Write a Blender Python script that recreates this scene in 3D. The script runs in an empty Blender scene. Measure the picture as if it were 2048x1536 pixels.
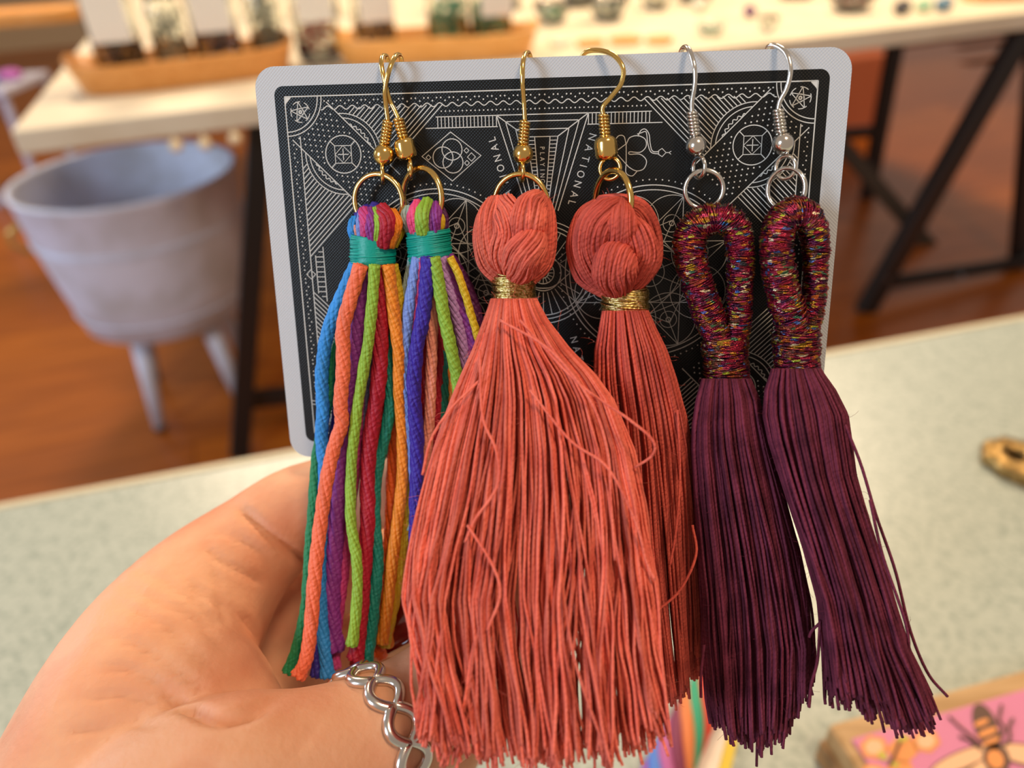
import bpy, math, random
import numpy as np
from mathutils import Vector, Matrix

# ------------------------------------------------------------------ camera, light, exposure
C = bpy.context.scene.collection
SC = bpy.context.scene
EYE = np.array([0.0, 0.0, 1.05]); PITCH = math.radians(34)
F = 1500.0; CX, CY = 1024.0, 768.0
cam = bpy.data.cameras.new('camera'); camo = bpy.data.objects.new('camera', cam); C.objects.link(camo)
ROLL = -.05
camo.location = EYE; camo.rotation_euler = (Matrix.Rotation(math.pi/2 - PITCH, 3, 'X') @ Matrix.Rotation(ROLL, 3, 'Z')).to_euler()
cam.sensor_width = 36; cam.lens = 36*F/2048; cam.clip_start = .01; cam.clip_end = 60
cam.dof.use_dof = True; cam.dof.focus_distance = .111; cam.dof.aperture_fstop = 12.5
SC.camera = camo
SC.view_settings.view_transform = 'Standard'; SC.view_settings.look = 'None'
SC.view_settings.gamma = 1; SC.view_settings.use_curve_mapping = False
SC.view_settings.exposure = 0.0
w = bpy.data.worlds.new('shop_air'); SC.world = w; w.use_nodes = True
w.node_tree.nodes['Background'].inputs[0].default_value = (1.0, .83, .68, 1)
w.node_tree.nodes['Background'].inputs[1].default_value = .36
def area(name, loc, target, size, sizey, col, power):
    l = bpy.data.lights.new(name, 'AREA'); l.shape = 'RECTANGLE'; l.size = size; l.size_y = sizey
    l.color = col; l.energy = power
    o = bpy.data.objects.new(name, l); C.objects.link(o); o.location = loc
    o.rotation_euler = (Vector(target)-Vector(loc)).to_track_quat('-Z', 'Y').to_euler()
    return o
area('window_light', (-2.3, -1.5, 2.0), (0, .1, 1.0), .7, 1.1, (.60, .79, 1.0), 60)
area('ceiling_lamp_light', (.55, -.45, 2.7), (.1, .2, .9), .35, .35, (1, .75, .52), 21)
area('ceiling_lamp_light', (.9, 2.3, 2.75), (.6, 2.0, .7), .6, .6, (1, .76, .50), 80)
area('ceiling_lamp_light', (-1.2, 3.0, 2.75), (-.4, 2.2, 0), .6, .6, (1, .76, .52), 55)

area('window_light', (-2.9, 1.5, 1.5), (-.6, 1.4, .4), .8, 1.1, (.60, .76, 1.0), 34)
# ------------------------------------------------------------------ coordinate helpers
cr_, sr_ = math.cos(math.pi/2-PITCH), math.sin(math.pi/2-PITCH)
RC = np.array([[1, 0, 0], [0, cr_, -sr_], [0, sr_, cr_]])          # camera frame -> world
RC = RC @ np.array([[math.cos(ROLL), -math.sin(ROLL), 0], [math.sin(ROLL), math.cos(ROLL), 0], [0, 0, 1]])
def W(p):                                                          # camera frame in mm -> world m
    return np.asarray(p) @ RC.T * .001 + EYE
def Q(u, v, d):                                                    # hand-held things: image direction and distance mm
    return np.array([(u-CX)/F*d, -(v-CY)/F*d, -d])
def G(u, v, z):                                                    # point of a level surface at height z (m)
    d = RC @ np.array([(u-CX)/F, -(v-CY)/F, -1.]); t = (z-EYE[2])/d[2]
    return EYE + d*t
def rodr(r):
    t = np.linalg.norm(r); k = r/t; K = np.array([[0, -k[2], k[1]], [k[2], 0, -k[0]], [-k[1], k[0], 0]])
    return np.eye(3)+math.sin(t)*K+(1-math.cos(t))*K@K
CR = rodr(np.array([.260930894, -.0992859481, .00469347983])); CT = np.array([-39.4213570, 48.2671277, -114.233472])
CN = CR[:, 2]
CWD, CHT = 88.0, 63.0
def K(x, y, h=0.0):                                                # card mm (x right, y down, h off the face) -> camera mm
    return CR @ np.array([x, -y, h]) + CT
def P(u, v, h=0.0):                                                # point over the card face
    d = np.array([(u-CX)/F, -(v-CY)/F, -1.]); o = CT + CN*h
    return d*(np.dot(o, CN)/np.dot(d, CN))
def KI(u, v):                                                      # card mm of a point of the face
    q = CR.T @ (P(u, v)-CT); return q[0], -q[1]
def D(u, v, h=0): return -P(u, v, h)[2]

rng = np.random.default_rng(5); random.seed(5)
def cr(pts, n):                                                    # Catmull-Rom through points, n samples
    p = np.asarray(pts, float); p = np.vstack([2*p[0]-p[1], p, 2*p[-1]-p[-2]])
    t = np.linspace(0, len(p)-3-1e-6, n); i = t.astype(int); f = (t-i)[:, None]
    a, b, c, d = p[i], p[i+1], p[i+2], p[i+3]
    return .5*(2*b+(c-a)*f+(2*a-5*b+4*c-d)*f*f+(3*b-a-3*c+d)*f**3)

# ------------------------------------------------------------------ mesh helpers
class MB:
    def __init__(s): s.v = []; s.f = []; s.c = []; s.n = 0; s.mi = []
    def add(s, V, Fc, col=1.0, mi=0):
        V = np.asarray(V, float); s.v.append(V); s.f += [tuple(i+s.n for i in q) for q in Fc]
        s.mi += [mi]*len(Fc); s.c.append(np.full(len(V), col) if np.isscalar(col) else np.asarray(col)); s.n += len(V)
    def tube(s, path, r, sides=6, ref=None, col=1.0, cap=True, closed=False):
        p = np.asarray(path, float); n = len(p)
        if closed: T = np.roll(p, -1, 0)-np.roll(p, 1, 0)
        else: T = np.gradient(p, axis=0)
        T /= np.linalg.norm(T, axis=1)[:, None]+1e-12
        if ref is None:
            N = np.zeros_like(p); t0 = T[0]; a = np.array([0, 0, 1.]) if abs(t0[2]) < .8 else np.array([1., 0, 0])
            x = np.cross(t0, a); x /= np.linalg.norm(x); N[0] = x
            for i in range(1, n):
                x = N[i-1]-T[i]*np.dot(N[i-1], T[i]); N[i] = x/np.linalg.norm(x)
        else:
            N = np.broadcast_to(np.asarray(ref, float), p.shape); N = N-T*np.sum(N*T, 1)[:, None]
            N = N/(np.linalg.norm(N, axis=1)[:, None]+1e-12)
        B = np.cross(T, N); r = np.broadcast_to(np.asarray(r, float), (n,))
        a = np.linspace(0, 2*math.pi, sides, endpoint=False)
        V = (p[:, None, :] + r[:, None, None]*(np.cos(a)[None, :, None]*N[:, None, :]+np.sin(a)[None, :, None]*B[:, None, :])).reshape(-1, 3)
        Fc = []
        m = n if closed else n-1
        for i in range(m):
            i2 = (i+1) % n
            for j in range(sides):
                k = (j+1) % sides
                Fc.append((i*sides+j, i*sides+k, i2*sides+k, i2*sides+j))
        if cap and not closed:
            Fc.append(tuple(range(sides))[::-1]); Fc.append(tuple((n-1)*sides+j for j in range(sides)))
        s.add(V, Fc, col)
    def box(s, o, ax, ay, az, bev=0):
        o, ax, ay, az = map(lambda q: np.asarray(q, float), (o, ax, ay, az))
        V = [o+i*ax+j*ay+k*az for k in (0, 1) for j in (0, 1) for i in (0, 1)]
        s.add(V, [(0, 2, 3, 1), (4, 5, 7, 6), (0, 1, 5, 4), (2, 6, 7, 3), (0, 4, 6, 2), (1, 3, 7, 5)])
    def lathe(s, prof, n=32, center=(0, 0, 0), sx=1, sy=1, ax=None, cap=True):
        c = np.asarray(center, float); a = np.linspace(0, 2*math.pi, n, endpoint=False); V = []
        X, Y, Z = (np.eye(3) if ax is None else ax)
        for r, z in prof:
            for t in a: V.append(c+X*r*math.cos(t)*sx+Y*r*math.sin(t)*sy+Z*z)
        Fc = [(i*n+j, i*n+(j+1) % n, (i+1)*n+(j+1) % n, (i+1)*n+j) for i in range(len(prof)-1) for j in range(n)]
        if cap: Fc += [tuple(range(n))[::-1], tuple((len(prof)-1)*n+j for j in range(n))]
        s.add(V, Fc)
    def prism(s, poly, z0, z1, fn=None):
        n = len(poly); fn = fn or (lambda x, y, z: (x, y, z))
        V = [fn(x, y, z0) for x, y in poly]+[fn(x, y, z1) for x, y in poly]
        s.add(V, [tuple(range(n))[::-1], tuple(range(n, 2*n))]+[(i, (i+1) % n, n+(i+1) % n, n+i) for i in range(n)])
    def ball(s, c, r, n=12, sq=(1, 1, 1)):
        prof = [(max(1e-5, math.sin(t)*r), -math.cos(t)*r*sq[2]) for t in np.linspace(0.02, math.pi-.02, max(5, n//2+1))]
        s.lathe(prof, n, c, sq[0], sq[1])
    def build(s, name, mat, parent=None, camspace=False, smooth=True, loc=None):
        V = np.vstack(s.v)
        if camspace: V = W(V)
        o_loc = np.array(parent_world(parent)) if parent is not None else (np.asarray(loc, float) if loc is not None else V.mean(0))
        V = V-o_loc
        me = bpy.data.meshes.new(name)
        lens = np.array([len(q) for q in s.f]); flat = np.fromiter((i for q in s.f for i in q), dtype=np.int32)
        me.vertices.add(len(V)); me.vertices.foreach_set('co', V.astype(np.float32).ravel())
        me.loops.add(len(flat)); me.loops.foreach_set('vertex_index', flat)
        me.polygons.add(len(lens)); me.polygons.foreach_set('loop_start', np.concatenate([[0], np.cumsum(lens)[:-1]]).astype(np.int32))
        me.polygons.foreach_set('loop_total', lens.astype(np.int32))
        me.polygons.foreach_set('use_smooth', np.full(len(lens), smooth))
        mats = mat if isinstance(mat, (list, tuple)) else [mat]
        for m in mats: me.materials.append(m)
        if len(mats) > 1: me.polygons.foreach_set('material_index', np.array(s.mi, dtype=np.int32))
        me.update(calc_edges=True); me.validate()
        c = np.concatenate(s.c); at = me.attributes.new('tone', 'FLOAT', 'POINT'); at.data.foreach_set('value', c.astype(np.float32))
        o = bpy.data.objects.new(name, me); C.objects.link(o)
        if parent is not None: o.parent = parent
        else: o.location = o_loc
        return o
def parent_world(o):
    p = Vector((0, 0, 0))
    while o is not None: p += o.location; o = o.parent
    return p
def thing(name, label, cat, loc, group=None, kind=None):
    o = bpy.data.objects.new(name, None); C.objects.link(o); o.location = loc; o.empty_display_size = .01
    tag(o, label, cat, group, kind); return o
def tag(o, label=None, cat=None, group=None, kind=None):
    if label: o['label'] = label
    if cat: o['category'] = cat
    if group: o['group'] = group
    if kind: o['kind'] = kind
    return o
def bevel(o, w_, seg=2):
    m = o.modifiers.new('bevel', 'BEVEL'); m.width = w_; m.segments = seg; m.limit_method = 'ANGLE'; return o

# ------------------------------------------------------------------ materials
def lin(h):
    h = h.lstrip('#'); c = [int(h[i:i+2], 16)/255 for i in (0, 2, 4)]
    return tuple(x/12.92 if x <= .04045 else ((x+.055)/1.055)**2.4 for x in c)+(1,)
def mat(name, col, rough=.5, metal=0, noise=None, bump=None, tone=0, sheen=0, sss=0, spec=.5, coat=0, trans=0, wave=None, alpha=1, stretch=None):
    m = bpy.data.materials.new(name); m.use_nodes = True; nt = m.node_tree; N = nt.nodes; L = nt.links
    b = N['Principled BSDF']; c = lin(col) if isinstance(col, str) else tuple(col)+(1,)*(4-len(col))
    b.inputs['Base Color'].default_value = c; b.inputs['Roughness'].default_value = rough
    b.inputs['Metallic'].default_value = metal; b.inputs['Specular IOR Level'].default_value = spec
    b.inputs['Coat Weight'].default_value = coat; b.inputs['Coat Roughness'].default_value = .15
    if sheen: b.inputs['Sheen Weight'].default_value = sheen; b.inputs['Sheen Roughness'].default_value = .5; b.inputs['Sheen Tint'].default_value = c
    if sss:
        b.inputs['Subsurface Weight'].default_value = sss; b.inputs['Subsurface Radius'].default_value = (1, .35, .18); b.inputs['Subsurface Scale'].default_value = .0025
    if trans: b.inputs['Transmission Weight'].default_value = trans
    tc = N.new('ShaderNodeTexCoord'); src = tc.outputs['Object']
    if stretch:
        mp = N.new('ShaderNodeMapping'); mp.inputs['Scale'].default_value = stretch; L.new(src, mp.inputs[0]); src = mp.outputs[0]
    out = None
    if noise:                                          # (scale, second colour, amount low, high)
        sc, c2, lo, hi = noise; nz = N.new('ShaderNodeTexNoise'); nz.inputs['Scale'].default_value = sc; nz.inputs['Detail'].default_value = 5
        L.new(src, nz.inputs['Vector']); r = N.new('ShaderNodeMapRange'); r.inputs['From Min'].default_value = lo; r.inputs['From Max'].default_value = hi
        L.new(nz.outputs['Fac'], r.inputs['Value']); mx = N.new('ShaderNodeMix'); mx.data_type = 'RGBA'
        mx.inputs[6].default_value = c; mx.inputs[7].default_value = lin(c2); L.new(r.outputs[0], mx.inputs[0]); out = mx.outputs[2]
    if tone:
        at = N.new('ShaderNodeAttribute'); at.attribute_name = 'tone'; mx = N.new('ShaderNodeMix'); mx.data_type = 'RGBA'; mx.blend_type = 'MULTIPLY'
        mx.inputs[0].default_value = 1
        if out: L.new(out, mx.inputs[6])
        else: mx.inputs[6].default_value = c
        L.new(at.outputs['Fac'], mx.inputs[7]); out = mx.outputs[2]
    if out: L.new(out, b.inputs['Base Color'])
    if wave:                                           # twisted ply relief: (scale, strength, distance)
        mp = N.new('ShaderNodeMapping'); mp.inputs['Rotation'].default_value = (.5, .6, .3); L.new(tc.outputs['Object'], mp.inputs[0])
        wv = N.new('ShaderNodeTexWave'); wv.bands_direction = 'Z'; wv.inputs['Scale'].default_value = wave[0]; wv.inputs['Distortion'].default_value = 5.0; wv.inputs['Detail'].default_value = 2; wv.inputs['Detail Scale'].default_value = 2
        L.new(mp.outputs[0], wv.inputs['Vector']); bw = N.new('ShaderNodeBump'); bw.inputs['Strength'].default_value = wave[1]; bw.inputs['Distance'].default_value = wave[2]
        L.new(wv.outputs['Fac'], bw.inputs['Height']); L.new(bw.outputs[0], b.inputs['Normal'])
    if bump:                                           # (scale, strength, distance)
        nz = N.new('ShaderNodeTexNoise'); nz.inputs['Scale'].default_value = bump[0]; nz.inputs['Detail'].default_value = 4
        L.new(src, nz.inputs['Vector']); bp = N.new('ShaderNodeBump'); bp.inputs['Strength'].default_value = bump[1]; bp.inputs['Distance'].default_value = bump[2]
        L.new(nz.outputs['Fac'], bp.inputs['Height']); L.new(bp.outputs[0], b.inputs['Normal'])
        if wave: L.new(bw.outputs[0], bp.inputs['Normal'])
    return m
GOLD = mat('gold_plate', (.86, .56, .17), .16, 1); SILVER = mat('silver_plate', (.78, .73, .66), .16, 1)
GOLDTHREAD = mat('gold_thread', (.86, .70, .32), .30, 1, noise=(2600, '#a58a3c', .42, .62), bump=(3500, .5, .0002))
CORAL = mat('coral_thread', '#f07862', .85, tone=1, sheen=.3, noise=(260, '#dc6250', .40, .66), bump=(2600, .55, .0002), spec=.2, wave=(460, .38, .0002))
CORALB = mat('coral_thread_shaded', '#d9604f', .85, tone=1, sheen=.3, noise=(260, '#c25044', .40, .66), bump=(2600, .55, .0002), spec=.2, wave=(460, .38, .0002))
PLUM = mat('plum_thread', '#702c40', .88, tone=1, sheen=.2, noise=(300, '#561e2f', .40, .66), bump=(2600, .5, .0002), spec=.2, wave=(460, .38, .0002))
TEAL = mat('teal_floss', '#009a8a', .42, tone=1, sheen=.4, bump=(2500, .4, .00012))
def floss(col, name='floss'):
    return mat(name, col, .55, tone=1, sheen=.35, bump=(2500, .6, .00025), wave=(380, .30, .00025))
# variegated metallic thread
def glitter():
    m = bpy.data.materials.new('variegated_metallic_thread'); m.use_nodes = True; nt = m.node_tree; N = nt.nodes; L = nt.links; b = N['Principled BSDF']
    b.inputs['Metallic'].default_value = .75; b.inputs['Roughness'].default_value = .30
    tc = N.new('ShaderNodeTexCoord')
    def ramp(cols, pos):
        r = N.new('ShaderNodeValToRGB'); r.color_ramp.interpolation = 'CONSTANT'
        while len(r.color_ramp.elements) < len(cols): r.color_ramp.elements.new(.5)
        for e, c_, p_ in zip(r.color_ramp.elements, cols, pos): e.position = p_; e.color = lin(c_)
        return r
    mp = N.new('ShaderNodeMapping'); mp.inputs['Scale'].default_value = (.6, 1.7, 1.7); L.new(tc.outputs['Object'], mp.inputs[0])
    vo = N.new('ShaderNodeTexVoronoi'); vo.inputs['Scale'].default_value = 1500; L.new(mp.outputs[0], vo.inputs['Vector'])
    sep = N.new('ShaderNodeSeparateColor'); L.new(vo.outputs['Color'], sep.inputs[0])
    r1 = ramp(['#7a1430', '#9c2038', '#55183c', '#3c1a2c', '#8a2c26', '#b83a58', '#30202c', '#b8901f', '#c86a1c', '#2f7a5a', '#3a6fb0', '#e8d8b0', '#b7c43a'],
              [0, .17, .33, .44, .54, .63, .70, .76, .82, .88, .92, .95, .98])
    L.new(sep.outputs[0], r1.inputs[0])
    nz = N.new('ShaderNodeTexNoise'); nz.inputs['Scale'].default_value = 190; L.new(tc.outputs['Object'], nz.inputs['Vector'])
    r2 = ramp(['#2c4a44', '#8a2038', '#54183c', '#8a6a24', '#6e2030'], [0, .40, .50, .58, .64]); L.new(nz.outputs['Fac'], r2.inputs[0])
    mx = N.new('ShaderNodeMix'); mx.data_type = 'RGBA'; mx.inputs[0].default_value = .28
    L.new(r1.outputs[0], mx.inputs[6]); L.new(r2.outputs[0], mx.inputs[7]); L.new(mx.outputs[2], b.inputs['Base Color'])
    n2 = N.new('ShaderNodeTexNoise'); n2.inputs['Scale'].default_value = 3200; L.new(tc.outputs['Object'], n2.inputs['Vector'])
    bp = N.new('ShaderNodeBump'); bp.inputs['Strength'].default_value = .8; bp.inputs['Distance'].default_value = .0002; L.new(n2.outputs['Fac'], bp.inputs['Height']); L.new(bp.outputs[0], b.inputs['Normal'])
    return m
GLIT = glitter()
def linen(name, col, rough):                         # card stock with a pressed linen grid
    m = mat(name, col, rough); nt = m.node_tree; N = nt.nodes; L = nt.links
    tc = N.new('ShaderNodeTexCoord'); mp = N.new('ShaderNodeMapping'); L.new(tc.outputs['Object'], mp.inputs[0])
    # object axes are world axes: turn them into the card's own axes
    R = RC @ CR; e = Matrix(R.T.tolist()).to_euler(); mp.inputs['Rotation'].default_value = e
    sp = N.new('ShaderNodeSeparateXYZ'); L.new(mp.outputs[0], sp.inputs[0]); outs = []
    for k in (0, 1):
        mu = N.new('ShaderNodeMath'); mu.operation = 'MULTIPLY'; mu.inputs[1].default_value = 2*math.pi/.00050; L.new(sp.outputs[k], mu.inputs[0])
        s = N.new('ShaderNodeMath'); s.operation = 'SINE'; L.new(mu.outputs[0], s.inputs[0]); outs.append(s)
    ad = N.new('ShaderNodeMath'); ad.operation = 'MULTIPLY'; L.new(outs[0].outputs[0], ad.inputs[0]); L.new(outs[1].outputs[0], ad.inputs[1])
    bp = N.new('ShaderNodeBump'); bp.inputs['Strength'].default_value = .35; bp.inputs['Distance'].default_value = .00006
    L.new(ad.outputs[0], bp.inputs['Height']); L.new(bp.outputs[0], N['Principled BSDF'].inputs['Normal']); return m
CARDW = linen('white_card_stock', '#bfc1c4', .5); CARDB = linen('black_card_print', '#070808', .40); CARDB.node_tree.nodes['Principled BSDF'].inputs['Specular IOR Level'].default_value = .36
INK = mat('silver_ink', (.62, .60, .55), .5)
SKIN = mat('skin', '#d9a27e', .58, sss=.12, noise=(45, '#cd825f', .42, .68), bump=(900, .30, .0004), spec=.28)
NAIL = mat('red_nail_polish', '#7a0c12', .08, coat=1)
# wood
def wood(name, c1, c2, dirv=(1, 18, 18), sc=9, rough=.4, coat=0):
    m = mat(name, c1, rough, noise=(sc, c2, .35, .65), stretch=dirv, coat=coat); return m
FLOORW = [wood('floorboard_wood_%s' % n, a, b, (1.2, 14, 14), 3.5, .33, .15) for n, a, b in (('amber', '#a5560f', '#8d460b'), ('brown', '#9a4e0d', '#84410a'), ('orange', '#ab5b12', '#934b0c'))]
TRAYW = wood('tray_wood', '#dc9a52', '#c98238', (2, 14, 14), 14, .4, .2); TRAYY = wood('light_tray_wood', '#f0b064', '#e09a44', (2, 14, 14), 14, .4, .2)
TABLEW = mat('cream_paint', '#d9cdb4', .5, noise=(8, '#cfc0a4', .4, .7)); BLACK = mat('black_steel', '#100d0d', .45)
GREYST = mat('worn_steel', '#3b2f22', .5)
POTM = mat('white_enamel', '#c9ccdc', .5, bump=(30, .1, .003), noise=(12, '#b4b4ba', .4, .7))
COUNTER = mat('speckled_laminate', '#a9b0a4', .33, noise=(420, '#8d978c', .48, .62))
EDGE = mat('cream_laminate_edge', '#cbbfa0', .45)
GLASS = mat('glass', (.93, .96, .93), .04, trans=1)
LABEL = mat('cream_label_paper', '#efe6d6', .7); BEADK = mat('black_beads', '#15161a', .2); BEADR = mat('red_beads', '#b02c18', .25)
BEADG = mat('grey_beads', '#4a4650', .25); BEADGR = mat('green_glass_beads', '#4f9472', .12); CREAM = mat('cream_glaze', '#f0dcb4', .25)

# ------------------------------------------------------------------ setting: floor, counter, table
A = G(20, 262, .75); B = G(1593, 77, .75); ex = (B-A); ex[2] = 0; ex /= np.linalg.norm(ex); ey = np.array([-ex[1], ex[0], 0]); ez = np.array([0, 0, 1.])
ANG = math.atan2(ex[1], ex[0])
fl = thing('floor', None, None, (0, 1.8, 0), kind='structure')
me_cache = {}
pl_w = .125; origin = A.copy(); origin[2] = 0; start = origin-ex*2.6-ey*1.5
for i in range(64):
    x = -1.1-.9*((i*7) % 5)/5
    while x < 7.0:
        L_ = [2.0, 2.5, 1.7][(i*3+int(x*10)) % 3]; k = (L_, (i*5+int(x*7)) % 3)
        if k not in me_cache:
            mb = MB(); mb.box((0.0012, .0010, -.018), (L_-.0024, 0, 0), (0, pl_w-.002, 0), (0, 0, .018)); q = mb.build('plank', FLOORW[k[1]], smooth=False, loc=(0, 0, 0)); me_cache[k] = q.data; bpy.data.objects.remove(q)
        o = bpy.data.objects.new('plank', me_cache[k]); C.objects.link(o); o.parent = fl
        o.location = Vector((start+ex*x+ey*(i*pl_w)).tolist())-fl.location; o.rotation_euler = (0, 0, ANG); x += L_
mb = MB(); mb.box(start-ex*1.2-ez*.04, ex*10.4, ey*8.05, ez*.021); o = mb.build('subfloor', mat('subfloor_wood', '#2a1508', .8), fl, smooth=False)

wl = MB(); wl.box(start-ex*1.0+ey*8.0-ez*.04, ex*9.6, ey*.1, ez*3.0); tag(wl.build('wall_back', mat('warm_wall_paint', '#c9b08c', .8), smooth=False), kind='structure')
# counter
CZ = .78
a = G(0, 1005, CZ); b = G(1660, 700, CZ); cx_ = (b-a)/np.linalg.norm(b-a); cy_ = np.array([-cx_[1], cx_[0], 0])
ct = thing('sales_counter', 'pale grey-green speckled counter with cream front edge, under the hand', 'counter', (a+cx_*.4-cy_*.3-ez*.78).tolist())
mb = MB(); mb.box(a-cx_*.5-cy_*.62-ez*.03, cx_*1.7, cy_*.615, ez*.03); bevel(mb.build('countertop', COUNTER, ct, smooth=False), .002)
mb = MB(); mb.box(a-cx_*.5-cy_*.0048-ez*.03, cx_*1.7, cy_*.0048, ez*.0302); bevel(mb.build('edge_band', EDGE, ct, smooth=False), .0012)
mb = MB(); mb.box(a-cx_*.45-cy_*.60-ez*.78, cx_*1.6, cy_*.55, ez*.75); mb.build('cabinet', mat('counter_panel', '#8c8674', .6), ct, smooth=False)

# table
tb = thing('display_table', 'long cream display table with thick top on black metal trestles', 'table', (A+ex*1.0+ey*.5-ez*.75).tolist())
mb = MB(); mb.box(A-ez*.040, ex*2.6, ey*2.3, ez*.040); bevel(mb.build('tabletop', TABLEW, tb, smooth=False), .005, 3)
def V_(u, v, off):                                                # vertical plane parallel to the table front
    d = RC @ np.array([(u-CX)/F, -(v-CY)/F, -1.]); o = A+ey*off
    return EYE+d*(np.dot(o-EYE, ey)/np.dot(d, ey))
def bar(name, p0, p1, w_, d_, ext0=0, ext1=0, m=BLACK):
    t = p1-p0; L0 = np.linalg.norm(t); t /= L0; p0 = p0-t*ext0; p1 = p1+t*ext1
    s = np.cross(t, ey); s /= np.linalg.norm(s); n = np.cross(s, t)
    mb = MB(); mb.box(p0-s*w_/2-n*d_/2, p1-p0, s*w_, n*d_); return bevel(mb.build(name, m, tb, smooth=False), .003)
def down(p0, p1, z=0):                                            # prolong to the floor
    t = (p1-p0); return p0+t*((z-p0[2])/t[2])
zt = .708
def leg(u0, v0, u1, v1, off, w_, name='trestle_leg'):
    p0, p1 = V_(u0, v0, off), V_(u1, v1, off); top = p0+(p1-p0)*((zt-p0[2])/(p1-p0)[2]); return bar(name, top, down(p0, p1, .002), w_, .03)
leg(520, 270, 480, 900, .04, .042)
leg(2032, 90, 1692, 690, .04, .060)
p0, p1 = V_(2052, 300, .10), V_(2022, 640, .10); leg(2060, 250, 2026, 640, .10, .05)
bar('crossbar', V_(1790, 562, .07), V_(2060, 522, .07), .036, .02, .03, .05)
bar('crossbar', V_(470, 803, .06), V_(1300, 700, .06), .042, .02)
leg(1787, 110, 1742, 355, .75, .055)
bar('crossbar', V_(1400, 290, .75), V_(1752, 262, .75), .04, .02)
bar('brace', V_(1640, 240, .45), V_(1905, 545, .30), .045, .02, .0, .02, GREYST)
BOLT = mat('bright_steel', '#77777c', .3, .8)
for u, v in ((1763, 552), (1912, 548)):
    mb = MB(); mb.ball(V_(u, v, .05)-ey*.018, .009, 10); mb.build('bolt', BOLT, tb)

# ------------------------------------------------------------------ planter below the table
foot = G(246, 832, 0); D0 = np.array([foot[0], foot[1]])
rim = G(243, 352, .56); cxy = np.array([G(248, 352, .56)[0]-.0, rim[1]])
r0 = .225; pc = np.array([cxy[0]+.004, cxy[1], 0])
pt = thing('planter', 'white round pot on splayed legs, under the left end of the table', 'planter', pc.tolist())
hb = .245
mb = MB(); n = 64
prof = [(r0*.76, hb), (r0*.80, hb+.006), (r0*.87, hb+.09), (r0*.95, hb+.2), (r0*1.0, .555), (r0*1.015, .562), (r0*1.01, .568), (r0*.97, .568), (r0*.955, .56), (r0*.91, hb+.2), (r0*.80, hb+.05), (r0*.5, hb+.03)]
mb.lathe(prof, n, pc); mb.build('pot', POTM, pt)
mb = MB()
for z_ in (hb+.048, hb+.215, hb+.223):
    rr = np.interp(z_, [hb, hb+.09, hb+.2, .555], [r0*.80, r0*.87, r0*.95, r0*1.0])+.0005
    t = np.linspace(0, 2*math.pi, 64, endpoint=False); mb.tube(np.c_[pc[0]+rr*np.cos(t), pc[1]+rr*np.sin(t), np.full(64, z_)], .0022, 6, closed=True)
mb.build('hoop', POTM, pt)
for k, an in enumerate((255, 330, 55, 150)):
    t = math.radians(an); dv = np.array([math.cos(t), math.sin(t), 0]); mb = MB()
    mb.tube([pc+dv*r0*.52+ez*(hb+.012), pc+dv*r0*.70+ez*.012], [.023, .013], 16); mb.build('leg', POTM, pt)
    mb = MB(); mb.lathe([(.012, 0), (.013, .004), (.0125, .014)], 16, pc+dv*r0*.705); mb.build('foot_pad', BLACK, pt)
mb = MB(); an = math.radians(205); kc = pc+np.array([math.cos(an), math.sin(an), 0])*(r0*1.0)+ez*.47
mb.tube([kc+ez*.03, kc+np.array([-.02, -.01, .015]), kc+np.array([-.024, -.012, -.01]), kc-ez*.035], [.006]*4, 10); mb.build('handle', mat('brass_handle', '#c09a50', .35, .6), pt)
mb = MB(); kp = G(140, 418, hb+.20); kp = pc+np.array([-.09, .0, 0])+ez*(hb+.036)
t = np.linspace(0, 4*math.pi, 60); mb.tube(np.c_[kp[0]+.04*np.cos(t), kp[1]+.03*np.sin(t), kp[2]+.01+t*.0022], .008, 8)
tag(mb.build('cable', BLACK, smooth=True), 'coiled black cable lying inside the white pot', 'cable')

q = V_(1660, 190, 1.4); mb = MB(); mb.box(np.array([q[0], q[1], 0.004]), ex*.32, ey*.3, ez*.34); tag(bevel(mb.build('storage_box', mat('terracotta_card', '#b4603c', .8), smooth=False), .01), 'terracotta coloured box on the floor under the table, right of the card', 'box')
# made-up cream beads standing in for blurred bright spots under the table edge
for k, (u, v) in enumerate(((352, 291), (410, 287), (470, 277))):
    p = V_(u, v, -.004); mb = MB(); mb.ball(p, .0115, 16, (1, 1, .95))
    top = p.copy(); top[2] = .712; mb.tube([p+ez*.009, top], .0018, 6)
    tag(mb.build('hanging_bead', CREAM), ['cream bead hanging under the table edge, leftmost of three over the white pot', 'cream bead hanging under the table edge, middle of three over the white pot', 'cream bead hanging under the table edge, nearest the playing card'][k], 'bead', 'beads hanging from the table edge')

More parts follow.
